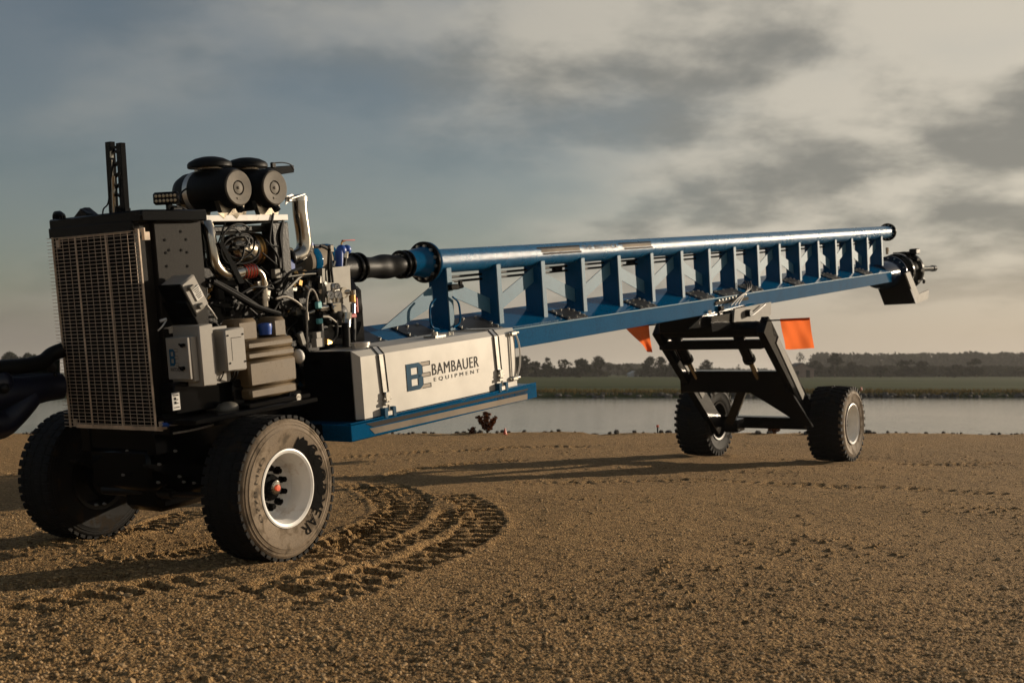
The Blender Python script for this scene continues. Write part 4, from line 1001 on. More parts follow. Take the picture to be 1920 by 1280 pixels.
# belts loops near the turbo
b = B()
for px, py, rx, ry, s in ((448, 452, 30, 32, .50), (436, 462, 22, 34, .52), (452, 468, 34, 26, .51)):
    q = [P(px+rx*math.cos(a), py+ry*math.sin(a), s=s) for a in [2*math.pi*i/14 for i in range(13)]]; b.tube(q, .009, 6, 3)
for k_ in range(8):
    a0 = r_.uniform(0, 6.3); q = [P(450+r_.uniform(10, 24)*math.cos(a0+i*.8), 450+r_.uniform(8, 18)*math.sin(a0+i*.8), s=.5+.02*r_.random()) for i in range(5)]; b.tube(q, .007, 6, 4)
obj('coiled_cable', b, M['rubber'], root)
c0, c1 = P(428, 470, s=.24), P(508, 468, s=.20); ax_ = (c1-c0)
b = B(); L = ax_.length; b.lathe([(.03, -.10), (.06, -.09), (.075, -.05), (.10, -.02), (.128, .02), (.132, .06), (.132, L*.45), (.14, L*.46), (.14, L*.50), (.132, L*.51), (.132, L*.62)], c0, ax_, 32); b.mi = 1
b.lathe([(.138, L*.62), (.145, L*.64), (.145, L*.70), (.12, L*.8), (.11, L*1.05)], c0, ax_, 32); turbo = obj('exhaust_filter', b, [M['turbo'], M['engine']], root)
b = B()
for f in (.47, .56): b.lathe([(.143, L*f), (.147, L*f+.004), (.147, L*f+.022), (.143, L*f+.026)], c0, ax_, 32)
obj('band_clamp', b, M['brass'], turbo)
c = P(446, 467, s=.375); b = B(); b.lathe([(.055, -.05), (.055, .0), (.04, .012), (.015, .014), (0, .02)], c, (1, -.2, 0), 20); obj('filter_end_cap', b, M['turbo'], turbo)
b = B(); pp = [P(386, 418, s=.40), P(392, 440, s=.44), P(398, 470, s=.46), P(402, 495, s=.46), P(416, 512, s=.46), P(436, 514, s=.46), P(454, 510, s=.46)]
b.tube(pp, .052, 18, 6); obj('charge_pipe', b, M['steel'], root, 60)
b = B(); q0, q1 = P(453, 511, s=.46), P(477, 507, s=.46); d_ = q1-q0
b.lathe([(.050, 0)]+[(.052+(.010 if i % 2 else 0), d_.length*(i+.5)/8) for i in range(8)]+[(.05, d_.length)], q0, d_, 20); b.mi = 1
for f in (.08, .30, .52, .74, .93): b.lathe([(.060, d_.length*f-.004), (.065, d_.length*f), (.060, d_.length*f+.005)], q0, d_, 20)
obj('red_coupling_hose', b, [M['redhose'], M['steel']], root)
b = B(); b.tube([q1, P(484, 509, s=.46), P(491, 519, s=.46), P(494, 535, s=.46), P(496, 575, s=.46)], .034, 14, 6); b.cyl(P(493, 528, s=.46), P(494, 535, s=.46), .042, n=14); obj('coolant_pipe', b, M['steel'], root, 60)
b = B(); b.prism([P(411, 455, s=.53), P(419, 455, s=.53), P(459, 530, s=.53), P(449, 532, s=.53)], (-.03, 0, 0)); obj('diagonal_strut', b, M['black'], root, 0)
b = B(); b.tube([P(398, 528, s=.56), P(440, 552, s=.56), P(480, 574, s=.56), P(524, 588, s=.55)], .022, 8, 4); b.tube([P(402, 526, s=.53), P(450, 552, s=.53), P(500, 585, s=.53)], .016, 8, 4); obj('conduit', b, M['rubber'], root)
# rail and air cleaners
b = B(); r0, r1 = P(372, 401, s=.42), P(540, 403, s=.42); b.bx((.36, r0.y, r1.z-.045), (.42, r1.y, r1.z+.005), .003); b.mi = 1
for px in (418, 442): c = P(px, 402, s=.421); b.prism([c+V3((0, -.055, .012)), c+V3((0, .055, .012)), c+V3((0, .01, -.035))], (.002, 0, 0))
rail = obj('support_rail', b, [M['white'], M['turbo']], root, 0)
b = B(); b.bx((-.30, r0.y, r1.z-.05), (.355, r0.y+.05, r1.z), .003); b.bx((-.30, r1.y-.06, r1.z-.05), (.355, r1.y, r1.z), .003); b.bx((-.3, r0.y+.05, r1.z-.04), (-.26, r1.y-.06, r1.z), .003); b.bx((.355, r1.y-.16, 1.5), (.40, r1.y-.10, r1.z-.05), .004); b.bx((.35, r0.y+.02, 1.7), (.39, r0.y+.07, r1.z-.05), .004); obj('support_frame', b, M['black'], root)
for px, nm in ((447, 'left'), (515, 'right')):
    f_ = P(px, 352, s=.36); b = B(); O = V3((0, f_.y, f_.z))
    b.lathe([(.04, -.34), (.09, -.33), (.14, -.29), (.165, -.22), (.17, -.10), (.174, -.09), (.174, .16), (.168, .18), (.168, .31), (.150, .35), (.140, .352)], O, (1, 0, 0), 36)
    ac = obj('air_cleaner', b, M['rubber'], root)
    b = B(); b.lathe([(.144, .350), (.144, .362), (.136, .368), (.062, .362), (.060, .352), (.050, .352), (.048, .360), (.012, .364), (.011, .37), (0, .372)], O, (1, 0, 0), 36); b.box(O+V3((.367, -.005, -.088)), (.004, .045, .018)); obj('end_cap', b, M['filtercap'], ac)
    b = B(); b.lathe([(.172, -.13), (.1755, -.128), (.1755, -.075), (.172, -.073)], O, (1, 0, 0), 36); b.box(O+V3((-.1, 0, .18)), (.04, .05, .02)); obj('band', b, M['alu_trim'], ac)
    b = B(); b.cyl(O+V3((.30, .03, -.13)), O+V3((.34, .03, -.19)), .032, n=12); obj('dust_valve', b, M['rubber'], ac)
    b = B(); nk = O+V3((.02, .02, .122)); b.cyl(nk, nk+V3((0, 0, .075)), .09, n=24); b.mi = 1; b.cyl(nk+V3((0, 0, .06)), nk+V3((0, 0, .075)), .105, n=24); b.mi = 0
    b.lathe([(.10, .075), (.178, .070), (.185, .078), (.184, .104), (.17, .122), (.12, .148), (.06, .162), (0, .165)], nk, (0, 0, 1), 36); obj('rain_cap', b, [M['rubber'], M['turbo']], ac)
    b = B()
    for s in (-.18, .22): b.prism([(s, f_.y-.15, f_.z-.10), (s, f_.y+.15, f_.z-.10), (s, f_.y+.10, f_.z-.24), (s, f_.y-.10, f_.z-.24)], (.05, 0, 0))
    obj('cradle', b, M['turbo'], ac, 0)
b = B(); a, e = P(505, 324, s=.05), P(552, 317, s=.05); b.prism([a+V3((0, 0, -.03)), e+V3((0, 0, -.03)), e+V3((0, 0, .035)), a+V3((0, 0, .05))], (-.05, 0, 0), .006); lb2 = obj('rear_light_bar', b, M['black'], root)
b = B(); b.tube([P(512, 306, s=.05), P(530, 305, s=.05), P(545, 309, s=.05), P(551, 318, s=.05)], .006, 6, 4); b.box(P(512, 310, s=.05), (.03, .05, .05), None, .006); obj('light_cable', b, M['rubber'], lb2)
b = B(); b.tube([P(338, 378, s=.1), P(340, 362, s=.0), P(352, 352, s=-.1)], .008, 6, 5); obj('filter_hose', b, M['rubber'], root)
# exhaust stack
se = .22; b = B(); pts = [P(545, 484, s=se), P(554, 482, s=se), P(565, 475, s=se), P(570, 460, s=se), P(568, 435, s=se), P(563, 400, s=se), P(561, 370, s=se)]
b.tube(pts, .067, 22, 6); stk = obj('exhaust_stack', b, M['steel'], root, 60)
b = B(); c, e = P(561, 378, s=se), P(561, 369, s=se); b.cyl(c, e, .073, n=22); b.box(c.lerp(e, .5)+V3((.0, -.10, 0)), (.05, .10, .045), None, .003); b.prism([P(534, 384, s=se), P(552, 368, s=se), P(546, 364, s=se), P(536, 368, s=se)], (.01, 0, 0)); b.prism([P(547, 371, s=se+.06), P(572, 363, s=se+.06), P(573, 365, s=se+.06), P(548, 373, s=se+.06)], (-.12, 0, .0)); obj('stack_clamp', b, M['alu_trim'], stk)
b = B(); c = P(545, 484, s=se); b.lathe([(.07, -.03), (.076, -.015), (.076, .0), (.07, .01)], c, pts[1]-pts[0], 22); obj('stack_flange', b, M['engine'], stk)
b = B(); b.tube([P(505, 474, s=.05), P(528, 482, s=.08), P(546, 482, s=.16)], .06, 14, 4); b.bx((.0, .95, 1.55), (.3, 1.25, 1.9), .04); obj('turbo_housing', b, M['iron'], root)
b = B(); c = P(541, 472, s=.2); b.lathe([(.03, 0), (.038, .01), (.038, .03), (.03, .04)], c, (1, -.3, 0), 16); b.tube([P(533, 453, s=.24), P(537, 470, s=.24), P(538, 490, s=.24)], .016, 8, 3); obj('heat_wrap_pipe', b, M['turbo'], root)
b = B()
for k_ in range(3): b.tube([P(530+k_, 413, s=.42), P(525+k_*2, 440, s=.43), P(528+k_, 470, s=.43), P(530+k_, 500, s=.44), P(532+k_*3, 540, s=.45)], .008, 6, 4)
obj('cable_drop', b, M['rubber'], root)

# ---- grey plate, pump end, valves
b = B(); q = [P(607, 503, s=.44), P(656, 498, s=.44), P(660, 598, s=.44), P(640, 612, s=.44), P(607, 610, s=.44)]; b.prism(q, (-.02, 0, 0)); b.prism([P(604, 503, s=.47), P(609, 503, s=.47), P(611, 590, s=.47), P(606, 590, s=.47)], (-.05, 0, 0)); pl_ = obj('gauge_plate', b, M['plateg'], root, 0)
b = B(); b.bx((-.32, 1.5, .9), (.30, 2.2, 1.45), .04); b.lathe([(.36, 0), (.40, .05), (.40, .30), (.30, .38)], (0, 1.75, 1.25), (0, 1, 0), 32); b.bx((.1, 1.15, 1.56), (.4, 1.62, 1.62), .01); pump = obj('pump_casing', b, M['black'], root)
c0_, c1_ = P(572, 491, s=-.05), P(608, 487, s=-.05); b = B(); b.lathe([(.10, -.1), (.145, -.05), (.145, (c1_-c0_).length), (.12, (c1_-c0_).length+.05)], c0_, c1_-c0_, 28); mo = obj('hydraulic_tank', b, M['decal_silver'], pump)
b = B(); b.lathe([(.148, .0), (.150, .01), (.150, .08), (.148, .09)], c0_, c1_-c0_, 28); b.lathe([(.148, .24), (.150, .25), (.150, .30), (.148, .31)], c0_, c1_-c0_, 28); obj('tank_band', b, M['blue'], pump)
b = B(); c = P(545, 497, s=.25); b.box(c, (.05, .08, .10), None, .012); b.ball(P(640, 470, s=.30), .05, (1, 1, 1.1)); b.ball(P(650, 468, s=.30), .045); b.cyl(P(636, 470, s=.3), P(636, 500, s=.3), .04, n=14); b.cyl(P(581, 462, s=.2), P(581, 455, s=.2), .032, n=12); obj('blue_fitting', b, M['bluebright'], root)
b = B(); b.cyl(P(647, 472, s=.32), P(646, 484, s=.32), .034, n=14); b.cyl(P(581, 472, s=.2), P(581, 461, s=.2), .036, n=12); b.cyl(P(588, 462, s=.2), P(600, 462, s=.2), .02, n=8); b.box(P(620, 466, s=.3), (.04, .05, .07), None, .006); b.cyl(P(624, 500, s=.3), P(627, 490, s=.3), .02, n=8); obj('hose_fitting', b, M['steel'], root)
b = B(); b.tube([P(640, 460, s=.3), P(641, 454, s=.3), P(648, 451, s=.3)], .008, 8, 3); b.mi = 1; b.box(P(653, 450.5, s=.3), (.025, .17, .010), None, .003); obj('valve_handle', b, [M['brass'], M['red']], root)
b = B(); b.cyl(P(645, 484, s=.32), P(643, 505, s=.32), .03, n=12); b.tube([P(600, 461, s=.3), P(612, 466, s=.3), P(619, 474, s=.3), P(621, 500, s=.46), P(624, 530, s=.47)], .012, 8, 4); b.tube([P(617, 470, s=.46), P(616, 500, s=.46), P(618, 530, s=.46)], .014, 8, 4); obj('pressure_hose', b, M['rubber'], root)
# gauges
c = P(628, 540, s=.50); b = B(); b.box(c, (.05, .09, .085), None, .014); gb = obj('gauge_block', b, M['alu_trim'], root)
for px, py, rr_ in ((632, 537, .030), (620, 553, .040), (634, 553, .042)):
    c = P(px, py, s=.53); b = B(); b.lathe([(rr_, -.03), (rr_, .006), (rr_*.9, .010), (rr_*.86, .004)], c, (1, -.35, .05), 22); g_ = obj('gauge', b, M['steel'], root)
    b = B(); b.lathe([(rr_*.87, .005), (0, .0055)], c, (1, -.35, .05), 22); b.mi = 1; dv = V3((.35, 1, 0)).normalized(); b.box(c+V3((.008, 0, 0)), (.002, rr_*1.1, .005), Matrix.Rotation(.7, 3, 'X')); obj('dial', b, [M['label_white'], M['ink']], g_)
b = B(); b.bx(P(612, 586, s=.50), P(640, 566, s=.58), .006); b.cyl(P(598, 578, s=.55), P(613, 577, s=.55), .028, n=12); b.box(P(627, 580, s=.6), (.03, .05, .07), None, .008)
for px in (615, 626, 634): b.cyl(P(px, 568, s=.54), P(px, 558, s=.54), .014, n=8)
b.cyl(P(604, 593, s=.55), P(615, 592, s=.55), .018, n=10); vb_ = obj('valve_manifold', b, M['steel'], root)
b = B(); b.lathe([(.085, -.06), (.10, -.03), (.10, .02), (.06, .05), (.02, .055)], P(634, 590, s=.50), (1, -.2, 0), 20); b.bx(P(588, 640, s=.42), P(602, 560, s=.52), .01); b.ball(P(612, 600, s=.5), .05); b.cyl(P(598, 600, s=.5), P(600, 622, s=.5), .035, n=12); b.bx(P(603, 618, s=.38), P(570, 590, s=.48), .02); obj('hydraulic_valve', b, M['iron'], root)
b = B(); b.box(P(597, 572, s=.56), (.04, .06, .06), None, .008); b.box(P(599, 602, s=.56), (.04, .055, .045), None, .006); obj('solenoid', b, M['teal'], root)
b = B(); b.tube([P(577, 655, s=.56), P(576, 625, s=.56), P(575, 590, s=.56), P(576, 560, s=.56), P(581, 543, s=.56), P(589, 546, s=.56), P(595, 560, s=.56), P(597, 568, s=.56)], .009, 8, 5); b.cyl(P(576, 600, s=.56), P(575, 585, s=.56), .016, n=10); b.tube([P(518, 560, s=.54), P(535, 556, s=.54), P(555, 565, s=.54), P(572, 580, s=.54)], .010, 8, 4); b.tube([P(605, 594, s=.57), P(618, 595, s=.57), P(630, 604, s=.56)], .009, 8, 4); obj('braided_hose', b, M['hosegrey'], root)
b = B(); b.tube([P(630, 600, s=.55), P(631, 620, s=.55), P(627, 636, s=.55), P(612, 646, s=.6)], .016, 8, 5); b.cyl(P(648, 605, s=.72), P(650, 655, s=.72), .036, n=14); b.cyl(P(661, 595, s=.55), P(662, 645, s=.62), .026, n=12); b.tube([P(662, 590, s=.55), P(663, 610, s=.56), P(662, 640, s=.66)], .024, 10, 3); obj('suction_hose', b, M['rubber'], root)
b = B(); b.cyl(P(651, 586, s=.70), P(650, 600, s=.70), .042, n=14); b.cyl(P(650, 600, s=.71), P(649, 614, s=.72), .04, n=14); b.cyl(P(640, 548, s=.46), P(655, 547, s=.5), .022, n=12); b.lathe([(.05, 0), (.05, .04)], P(640, 549, s=.45), (1, 0, 0), 14); b.cyl(P(661, 544, s=.5), P(662, 555, s=.5), .028, n=12); b.cyl(P(662, 570, s=.52), P(662, 592, s=.54), .025, n=12); obj('pipe_elbow', b, M['steel'], root)
b = B(); b.cyl(P(660, 553, s=.5), P(661, 566, s=.5), .030, n=12); obj('brass_valve', b, M['brass'], root)
b = B(); b.box(P(660, 592, s=.56), (.04, .09, .035), None, .006); b.box(P(669, 572, s=.52), (.02, .03, .14), None, .008); obj('red_handle', b, M['red'], root)
b = B(); b.box(P(597, 628, s=.62), (.05, .10, .06), None, .004); b.box(P(596, 642, s=.62), (.06, .10, .08), None, .004); jb = obj('junction_box', b, M['greybox'], root)
b = B()
for k_ in range(4): b.tube([P(604, 634+k_*2, s=.62), P(612, 636+k_*3, s=.62), P(622, 640+k_, s=.6)], .004, 5, 3)
obj('loose_wire', b, M['brass'], root)
b = B(); a = P(548, 545, s=.45); b.prism([P(560, 520, s=.46), P(568, 517, s=.46), P(545, 540, s=.46), P(533, 548, s=.46)], (-.02, 0, 0)); b.box(P(517, 513, s=.47), (.05, .07, .08), None, .006); b.tube([P(540, 519, s=.47), P(575, 514, s=.47), P(592, 513, s=.47)], .007, 6, 2); b.box(P(565, 635, s=.6), (.04, .06, .12), Matrix.Rotation(.3, 3, 'X'), .01); obj('pipe_bracket', b, M['plateg'], root)

# ---- control boxes
tb0 = -.44
def fbox(px0, py0, px1, py1, t0, t1, bev=.008):
    a, c = P(px0, py0, t=t0), P(px1, py1, t=t0); b = B(); b.bx((a.x, t0, c.z), (c.x, t1, a.z), bev); return b, a, c
b, a, c = fbox(322, 611, 382, 725, -.36, -.22); cab = obj('control_cabinet', b, M['greybox'], root)
b, a2, c2 = fbox(316, 632, 364, 716, -.42, -.362, .006); obj('cabinet_body', b, M['greybox'], cab)
b, a3, c3 = fbox(309, 633, 357, 712, -.45, -.422, .006); door = obj('cabinet_door', b, M['greybox'], cab)
b = B()
for py in (647, 690): k_ = P(345, py, t=-.452); b.cyl(k_, k_+V3((0, -.03, 0)), .014, n=10); b.box(k_+V3((.0, -.03, 0)), (.05, .014, .014), Matrix.Rotation(.5, 3, 'Y'), .003)
obj('latch', b, M['ink'], cab)
def be_logo(fn, parent, h, depth_fn=None):
    """solid block B over an outlined E; fn(x, y) maps unit-height logo space to the surface"""
    def rect(b, x0, y0, x1, y1, e): b.raw([fn(x0*h, y0*h, e), fn(x1*h, y0*h, e), fn(x1*h, y1*h, e), fn(x0*h, y1*h, e)], [(0, 1, 2, 3)])
    b = B()
    for y0, y1 in ((0, .17), (.415, .585), (.83, 1.)): rect(b, .40, y0, .92, y1, .001)
    obj('logo_bar', b, M['logo_cream'], parent, 0)
    b = B(); lw = .025
    for y0, y1 in ((0, .17), (.415, .585), (.83, 1.)):
        rect(b, .58, y0, .92, y0+lw, .002); rect(b, .58, y1-lw, .92, y1, .002); rect(b, .92-lw, y0, .92, y1, .0025)
    for y0, y1 in ((.17, .415), (.585, .83)): rect(b, .60, y0-.01, .60+lw, y1+.01, .002)
    obj('logo_outline', b, M['logo_line'], parent, 0)
    b = B(); rect(b, 0, 0, .17, 1, .003)
    for y0, y1 in ((0, .17), (.415, .585), (.83, 1.)): rect(b, .17, y0, .47, y1, .003)
    for y0, y1 in ((.13, .45), (.55, .87)): rect(b, .43, y0, .60, y1, .0034)
    for ya, yb in ((0, .13), (.585, .45), (.415, .55), (1, .87)): b.raw([fn(.47*h, ya*h, .0032), fn(.60*h, yb*h, .0032), fn(.43*h, yb*h, .0032), fn(.43*h, ya*h, .0032)], [(0, 1, 2, 3)])
    obj('logo_letter', b, M['logo_blue'], parent, 0)
lo = P(320, 686, t=-.45); hi = P(318, 652, t=-.45); hh = (hi-lo).length*.93
be_logo(lambda x, y, e: V3((lo.x+x*.80, -.4505-e, lo.z+y)), door, hh)
b = B(); wd = P(344, 690, t=-.45).x-P(319, 690, t=-.45).x; letters(b, 'WATCHDOG', wd, .03, lambda x, y: V3((lo.x-.003+x, -.453, lo.z-.042+y))); obj('door_lettering', b, M['ink'], door, 0)
b = B(); qa = [P(384, 608, s=.90), P(422, 609, s=.90), P(424, 630, s=.90), P(400, 632, s=.90), P(404, 700, s=.90), P(428, 702, s=.90), P(429, 716, s=.90), P(394, 722, s=.90)]
b.bm.free(); b = B(); b.bx(P(384, 722, s=.80), P(425, 610, s=.82), .003); b.bx(P(400, 640, s=.80), P(412, 690, s=.84), .003); mp_ = obj('mounting_plate', b, M['greybox'], root)
b = B(); b.box(P(391, 630, s=.84), (.04, .03, .03), None, .004); b.box(P(394, 702, s=.84), (.04, .03, .03), None, .004); obj('plate_latch', b, M['bolt'], mp_)
b = B(); a, c = P(420, 617, s=.93), P(465, 692, s=.93); b.bx((.80, a.y, c.z), (.93, c.y, a.z), .012); jb2 = obj('grey_terminal_box', b, M['greybox'], root); b = B()
for px, py in ((427, 629), (455, 626), (432, 681), (460, 677)): k_ = P(px, py, s=.931); b.cyl(k_, k_+V3((.004, 0, 0)), .007, n=8)
q0, q1 = P(433, 634, s=.9312), P(452, 632, s=.9312); b.raw([q0, q1, q1+V3((0, 0, .004)), q0+V3((0, 0, .004))], [(0, 1, 2, 3)]); b.raw([q0, q0+V3((0, .003, 0)), q0+V3((0, .003, -.17)), q0+V3((0, 0, -.17))], [(0, 1, 2, 3)]); obj('cover_screw', b, M['ink'], jb2, 0)
b = B()
for px in (420, 440, 446): b.tube([P(px, 694, s=.88), P(px-2, 703, s=.88), P(px-8, 714, s=.84)], .005, 6, 3)
obj('box_cable', b, M['rubber'], jb2)
# tilted operator panel
cc = P(346, 553, s=.68); mr = Matrix.Rotation(R(28), 3, 'X')
b = B(); b.box(cc, (.24, .16, .27), mr, .014); pan = obj('operator_panel', b, M['greybox'], root)
b = B(); b.box(cc+mr@V3((0, -.085, 0)), (.25, .015, .28), mr, .004); b.box(cc+mr@V3((-.02, -.10, -.10)), (.28, .02, .20), mr, .006); obj('panel_hood', b, M['black'], pan)
b = B(); b.box(cc+mr@V3((.125, .02, .0)), (.008, .08, .10), mr, .002); b.mi = 1
for dz in (.07, -.09): b.box(cc+mr@V3((.135, -.02, dz)), (.035, .05, .035), mr, .006)
b.mi = 2
for i in range(6): b.box(cc+mr@V3((.1295, .02, .036-.014*i)), (.001, .06-.01*(i % 3), .005), mr)
obj('panel_label', b, [M['label_white'], M['plateg'], M['ink']], pan, 0)
b = B(); b.tube([P(388, 572, s=.8), P(398, 585, s=.78), P(406, 598, s=.74)], .008, 6, 3); b.tube([P(296, 620, s=.62), P(304, 612, s=.64), P(312, 600, s=.64)], .006, 6, 3); b.cyl(P(300, 602, s=.62), P(312, 598, s=.64), .012, n=8); obj('panel_stay', b, M['alu_trim'], root)
# DEF tank
b = B(); a, c = P(465, 640, s=.90), P(556, 738, s=.90)
dt0, dt1, du0, du1 = .09, .615, .655, 1.115
b.bx((.56, dt0, du0), (.90, dt1, du0+.09), .02); b.bx((.56, dt0, du0+.094), (.905, dt1, du1-.16), .02); b.bx((.56, dt0, du1-.156), (.90, dt1, du1-.085), .02); b.bx((.56, dt0, du1-.081), (.90, dt1, du1), .025)
dtk = obj('additive_tank', b, M['defp'], root)
b = B(); e0, e1 = P(445, 628, s=.80), P(484, 595, s=.80); b.bx((.60, e0.y, du1-.02), (.80, e1.y, e1.z), .03); e0, e1 = P(512, 622, s=.80), P(538, 592, s=.80); b.bx((.60, e0.y, du1-.02), (.80, e1.y, e1.z), .03); obj('tank_shoulder', b, M['defp'], dtk)
b = B(); c = P(497, 620, s=.76); b.lathe([(.050, -.03), (.052, .0), (.058, .03), (.055, .055), (.03, .062), (0, .062)], c, (0, 0, 1), 16); obj('filler_cap', b, M['bluebright'], dtk)
b = B(); c = P(560, 668, s=.80); b.ball(c, .055, (1, .8, 1.1)); obj('coolant_bottle', b, M['label_white'], root)
b = B(); b.bx((.52, .02, .60), (.95, .70, .64), .006); obj('tank_tray', b, M['black'], dtk)

# ---- fuel tank, sill
SN = 1.15; TF, TR_ = 1.06, 3.46; UB2, UT2 = .365, .935
b = B(); ch = .05
b.prism([(SN-ch, TF, UT2), (SN, TF, UT2-ch), (SN, TF, UB2), (.60, TF, UB2), (.60, TF, UT2)], (0, TR_-TF, 0)); 
bmesh.ops.bevel(b.bm, geom=[e for e in b.bm.edges if abs(e.verts[0].co.y-e.verts[1].co.y) < 1e-4 and e.verts[0].co.x > SN-.06 and e.verts[1].co.x > SN-.06 and abs(e.verts[0].co.z-e.verts[1].co.z) > .3], offset=.05, segments=1, affect='EDGES')
tank = obj('fuel_tank', b, M['alu'], root, 20)
b = B(); b.bx((.56, TF-.012, UB2-.02), (1.095, TF-.003, UT2+.005), .002); obj('tank_end_shade', b, M['black'], tank)  # black sheet paints in the shade on the tank's front end
def strap(px_top, px_bot):
    t0 = P(px_top, 655, s=SN)[1]; t1 = P(px_bot, 740, s=SN)[1]; e = .006; b = B(); w_ = .042; ub = UB2+.17
    path = [(.62, t0, UT2+e), (SN-ch-.005, t0, UT2+e), (SN+e, t0+.002, UT2-ch-.005), (SN+e, t1, ub)]
    for i in range(3):
        p, q = V3(path[i]), V3(path[i+1]); nrm = V3((q.z-p.z, 0, p.x-q.x)).normalized()*.003; nrm = -nrm if nrm.x+nrm.z < 0 else nrm
        b.prism([p+V3((0, -w_, 0)), q+V3((0, -w_, 0)), q+V3((0, w_, 0)), p+V3((0, w_, 0))], nrm); b.mi = 1
        for sg in (-1, 1): b.prism([p+V3((0, sg*w_-.010*(sg > 0), 0))+nrm*1.4, q+V3((0, sg*w_-.010*(sg > 0), 0))+nrm*1.4, q+V3((0, sg*w_+.010*(sg < 0), 0))+nrm*1.4, p+V3((0, sg*w_+.010*(sg < 0), 0))+nrm*1.4], nrm)
        b.mi = 0
    st_ = obj('tank_strap', b, [M['alu_trim'], M['ink']], tank, 0)
    b = B(); b.box((SN+.02, t1, ub-.02), (.03, .06, .09), None, .006); b.cyl((SN+.03, t1, ub-.22), (SN+.03, t1, ub-.05), .010, n=8); b.box((SN+.025, t1-.02, ub-.075), (.03, .06, .03), None, .005)
    b.cyl((SN+.02, t1-.045, ub-.035), (SN+.02, t1+.045, ub-.035), .012, n=8); obj('buckle', b, M['bolt'], st_)
    b = B()
    for sg in (-1, 1): b.box((SN+.025, t1+.055*sg, UB2+.02), (.05, .05, .085), None, .006)
    b.mi = 1; b.box((SN+.03, t1, UB2+.01), (.03, .07, .05), None, .005); obj('strap_hook', b, [M['logo_blue'], M['alu_trim']], st_)
strap(712, 722); strap(930, 938)
b = B(); c = P(676, 652, s=.98); c.z = UT2; b.cyl(c, c+V3((0, 0, .03)), .075, n=24); b.cyl(c+V3((0, 0, .03)), c+V3((0, 0, .055)), .085, n=24); obj('tank_cap', b, M['alu_trim'], tank)
b = B(); c = P(815, 628, s=.95); c.z = UT2; b.box(c+V3((0, 0, .01)), (.14, .16, .02)); b.cyl(c, c+V3((0, 0, .05)), .03, n=12); c2 = P(845, 625, s=.95); c2.z = UT2; b.cyl(c2, c2+V3((0, 0, .03)), .03, n=8); obj('sender_cover', b, M['bolt'], tank)
b = B(); k0, k1 = P(966, 624, s=SN+.01), P(969, 708, s=SN+.01)
for dt in (0,): b.tube([k0, k0.lerp(k1, .3)+V3((.01, .05, 0)), k0.lerp(k1, .7)+V3((.01, .05, 0)), k1], .009, 8, 5); b.tube([k0+V3((0, -.1, 0)), k0.lerp(k1, .4)+V3((0, -.09, 0)), k1+V3((0, -.08, 0))], .007, 8, 5)
sg_ = obj('sight_tube', b, M['label_white'], tank)
b = B()
for q in (k0, k1): b.box(q+V3((0, -.05, 0)), (.05, .10, .045), None, .01); b.cyl(q+V3((.0, -.12, 0)), q+V3((.0, .05, 0)), .014, n=8)
obj('sight_fitting', b, M['bolt'], sg_)
e0 = P(764, 734, s=SN); e1 = P(762, 682, s=SN); LH = (e1-e0).length*.98; pxw = P(807, 700, s=SN)[1]-e0.y
be_logo(lambda x, y, e: V3((SN+.0015+e, e0.y+x*(pxw/(LH*.92)), e0.z+y)), tank, LH)
a0, a1 = P(811, 706, s=SN), P(898, 690, s=SN); lh = (P(811, 681, s=SN)-a0).length
b = B(); letters(b, 'BAMBAUER', a1.y-a0.y, lh*.86, lambda x, y: V3((SN+.003, a0.y+x, a0.z+.012+y)), 1.1); obj('tank_lettering', b, M['logo_line'], tank, 0)
a0, a1 = P(814, 716, s=SN), P(899, 704, s=SN); lh = (P(814, 707, s=SN)-a0).length
b = B(); letters(b, 'EQUIPMENT', a1.y-a0.y, lh*.95, lambda x, y: V3((SN+.003, a0.y+x, a0.z+y)), 1.7); obj('tank_lettering', b, M['logo_line'], tank, 0)
SS = 1.195; f0, f1 = P(660, 832, s=SS), P(1008, 755, s=SS)
us0 = (P(660, 790, s=SS).z+P(1008, 718, s=SS).z)/2; us1 = (f0.z+f1.z)/2
b = B(); b.bx((.50, f0.y, us0-.155), (SS, f1.y, us0-.015), .006); b.bx((SS-.012, f0.y, us0-.015), (SS, f1.y, us0), .003)
sill = obj('step_sill', b, M['blue'], root)
b = B(); b.bx((.45, f0.y-.35, us0-.14), (.9, f0.y-.01, us0-.01), .01); b.bx((.44, f0.y+.1, us0-.14), (.5, f1.y, us0+.06)); obj('sill_support', b, M['black'], root)
def on_sill(pts, mat, name):
    b = B(); b.raw([P(*p, s=SS+.003) for p in pts], [tuple(range(len(pts)))]); obj(name, b, mat, sill, 0)
on_sill([(686, 794), (700, 800), (990, 731), (990, 728)], M['decal_grey'], 'sill_stripe')
on_sill([(693, 803), (703, 813), (989, 748), (989, 738)], M['decal_silver'], 'sill_stripe')
a0, a1 = P(934, 754, s=SS), P(988, 741, s=SS)
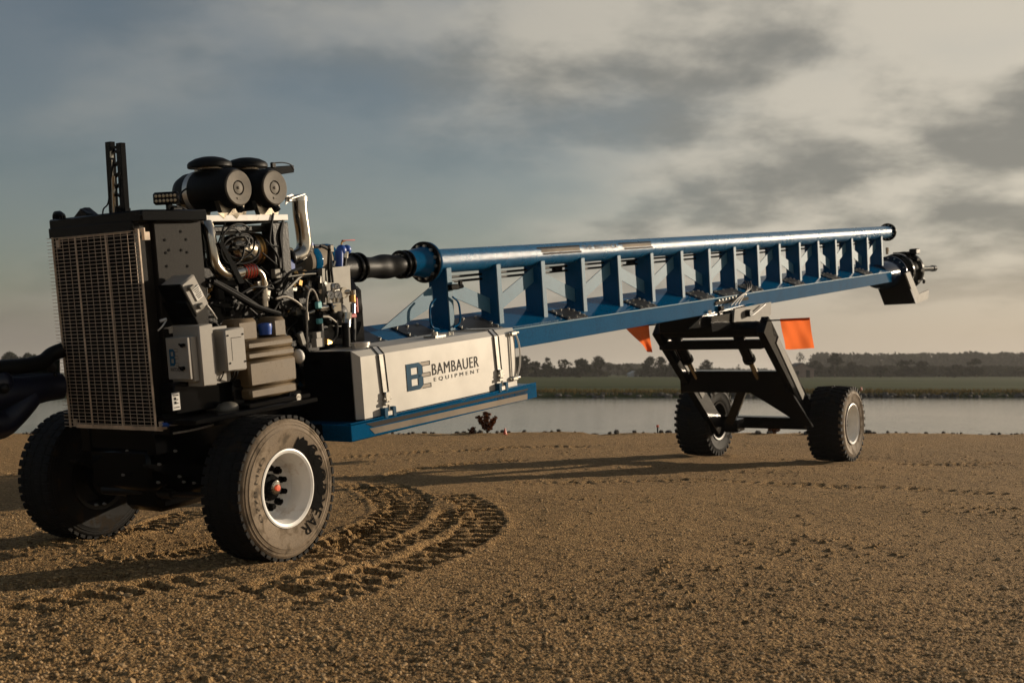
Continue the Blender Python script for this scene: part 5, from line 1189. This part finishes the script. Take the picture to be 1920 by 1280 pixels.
b = B(); letters(b, 'U.S. PATENT PENDING', a1.y-a0.y, .030, lambda x, y: V3((SS+.005, a0.y+x, a0.z+.02+y))); obj('sill_lettering', b, M['decal_grey'], sill, 0)

# ---- warning flags
def flag(c0, c1, d0, d1, s_root, name, label, tri=False):
    o = tag(empty('warning_flag', tuple(root_m@c0)), label, 'flag', 'orange flags on the lift rods')
    inv = o.location
    def w(p): return root_m@p-inv
    b = B(); b.tube([w(s_root), w(c1)], .011, 8, 1); obj('rod', b, M['black'], o)
    b = B(); b.tube([w(c0), w(c1)], .018, 8, 1); obj('sleeve', b, M['flag'], o)
    v = []; fs = []; n = 12
    for j in range(n+1):
        for i in range(n+1):
            f, g = i/n, j/n; p = c0.lerp(c1, f).lerp(d0.lerp(d1, f), g); p = p+V3((0, .035*math.sin(f*6+g*2.5)*(.25+g)+.012*math.sin(f*14-g*5), 0)); v.append(tuple(w(p)))
    for j in range(n):
        for i in range(n): a = j*(n+1)+i; fs.append((a, a+1, a+n+2, a+n+1))
    obj('cloth', (v, [], fs), M['flag'], o, 60)
root_m = Matrix.Translation(Vector(C0))@Matrix.Rotation(-YAW, 4, 'Z')@Matrix.Rotation(PITCH, 4, 'X')
flag(P(1463, 600, t=10.3), P(1518, 597.5, t=10.3), P(1471, 655, t=10.3), P(1525, 653, t=10.3), P(1425, 601.5, t=10.3), 'flag', 'square orange flag hanging from the rod right of the lift')
flag(P(1171, 613, t=10.4), P(1216, 609.5, t=10.4), P(1214, 658, t=10.4), P(1221, 661, t=10.4), P(1255, 606, t=10.4), 'flag', 'pointed orange flag hanging below the boom left of the lift')

# ---- hazy air
HAZE = .00022
hm = bpy.data.materials.new('hazy_air'); hm.use_nodes = True; nt = NT(hm.node_tree); nt.t.nodes.clear()
vo = nt.n('ShaderNodeVolumePrincipled', {'Color': (.92, .90, .88, 1), 'Density': HAZE, 'Anisotropy': .2}); out = nt.n('ShaderNodeOutputMaterial'); nt.t.links.new(vo.outputs[0], out.inputs['Volume'])
b = B(); b.bx((-2600, -40, -5), (2600, 4100, 24)); obj('haze', b, hm, None, 0, 'stuff')
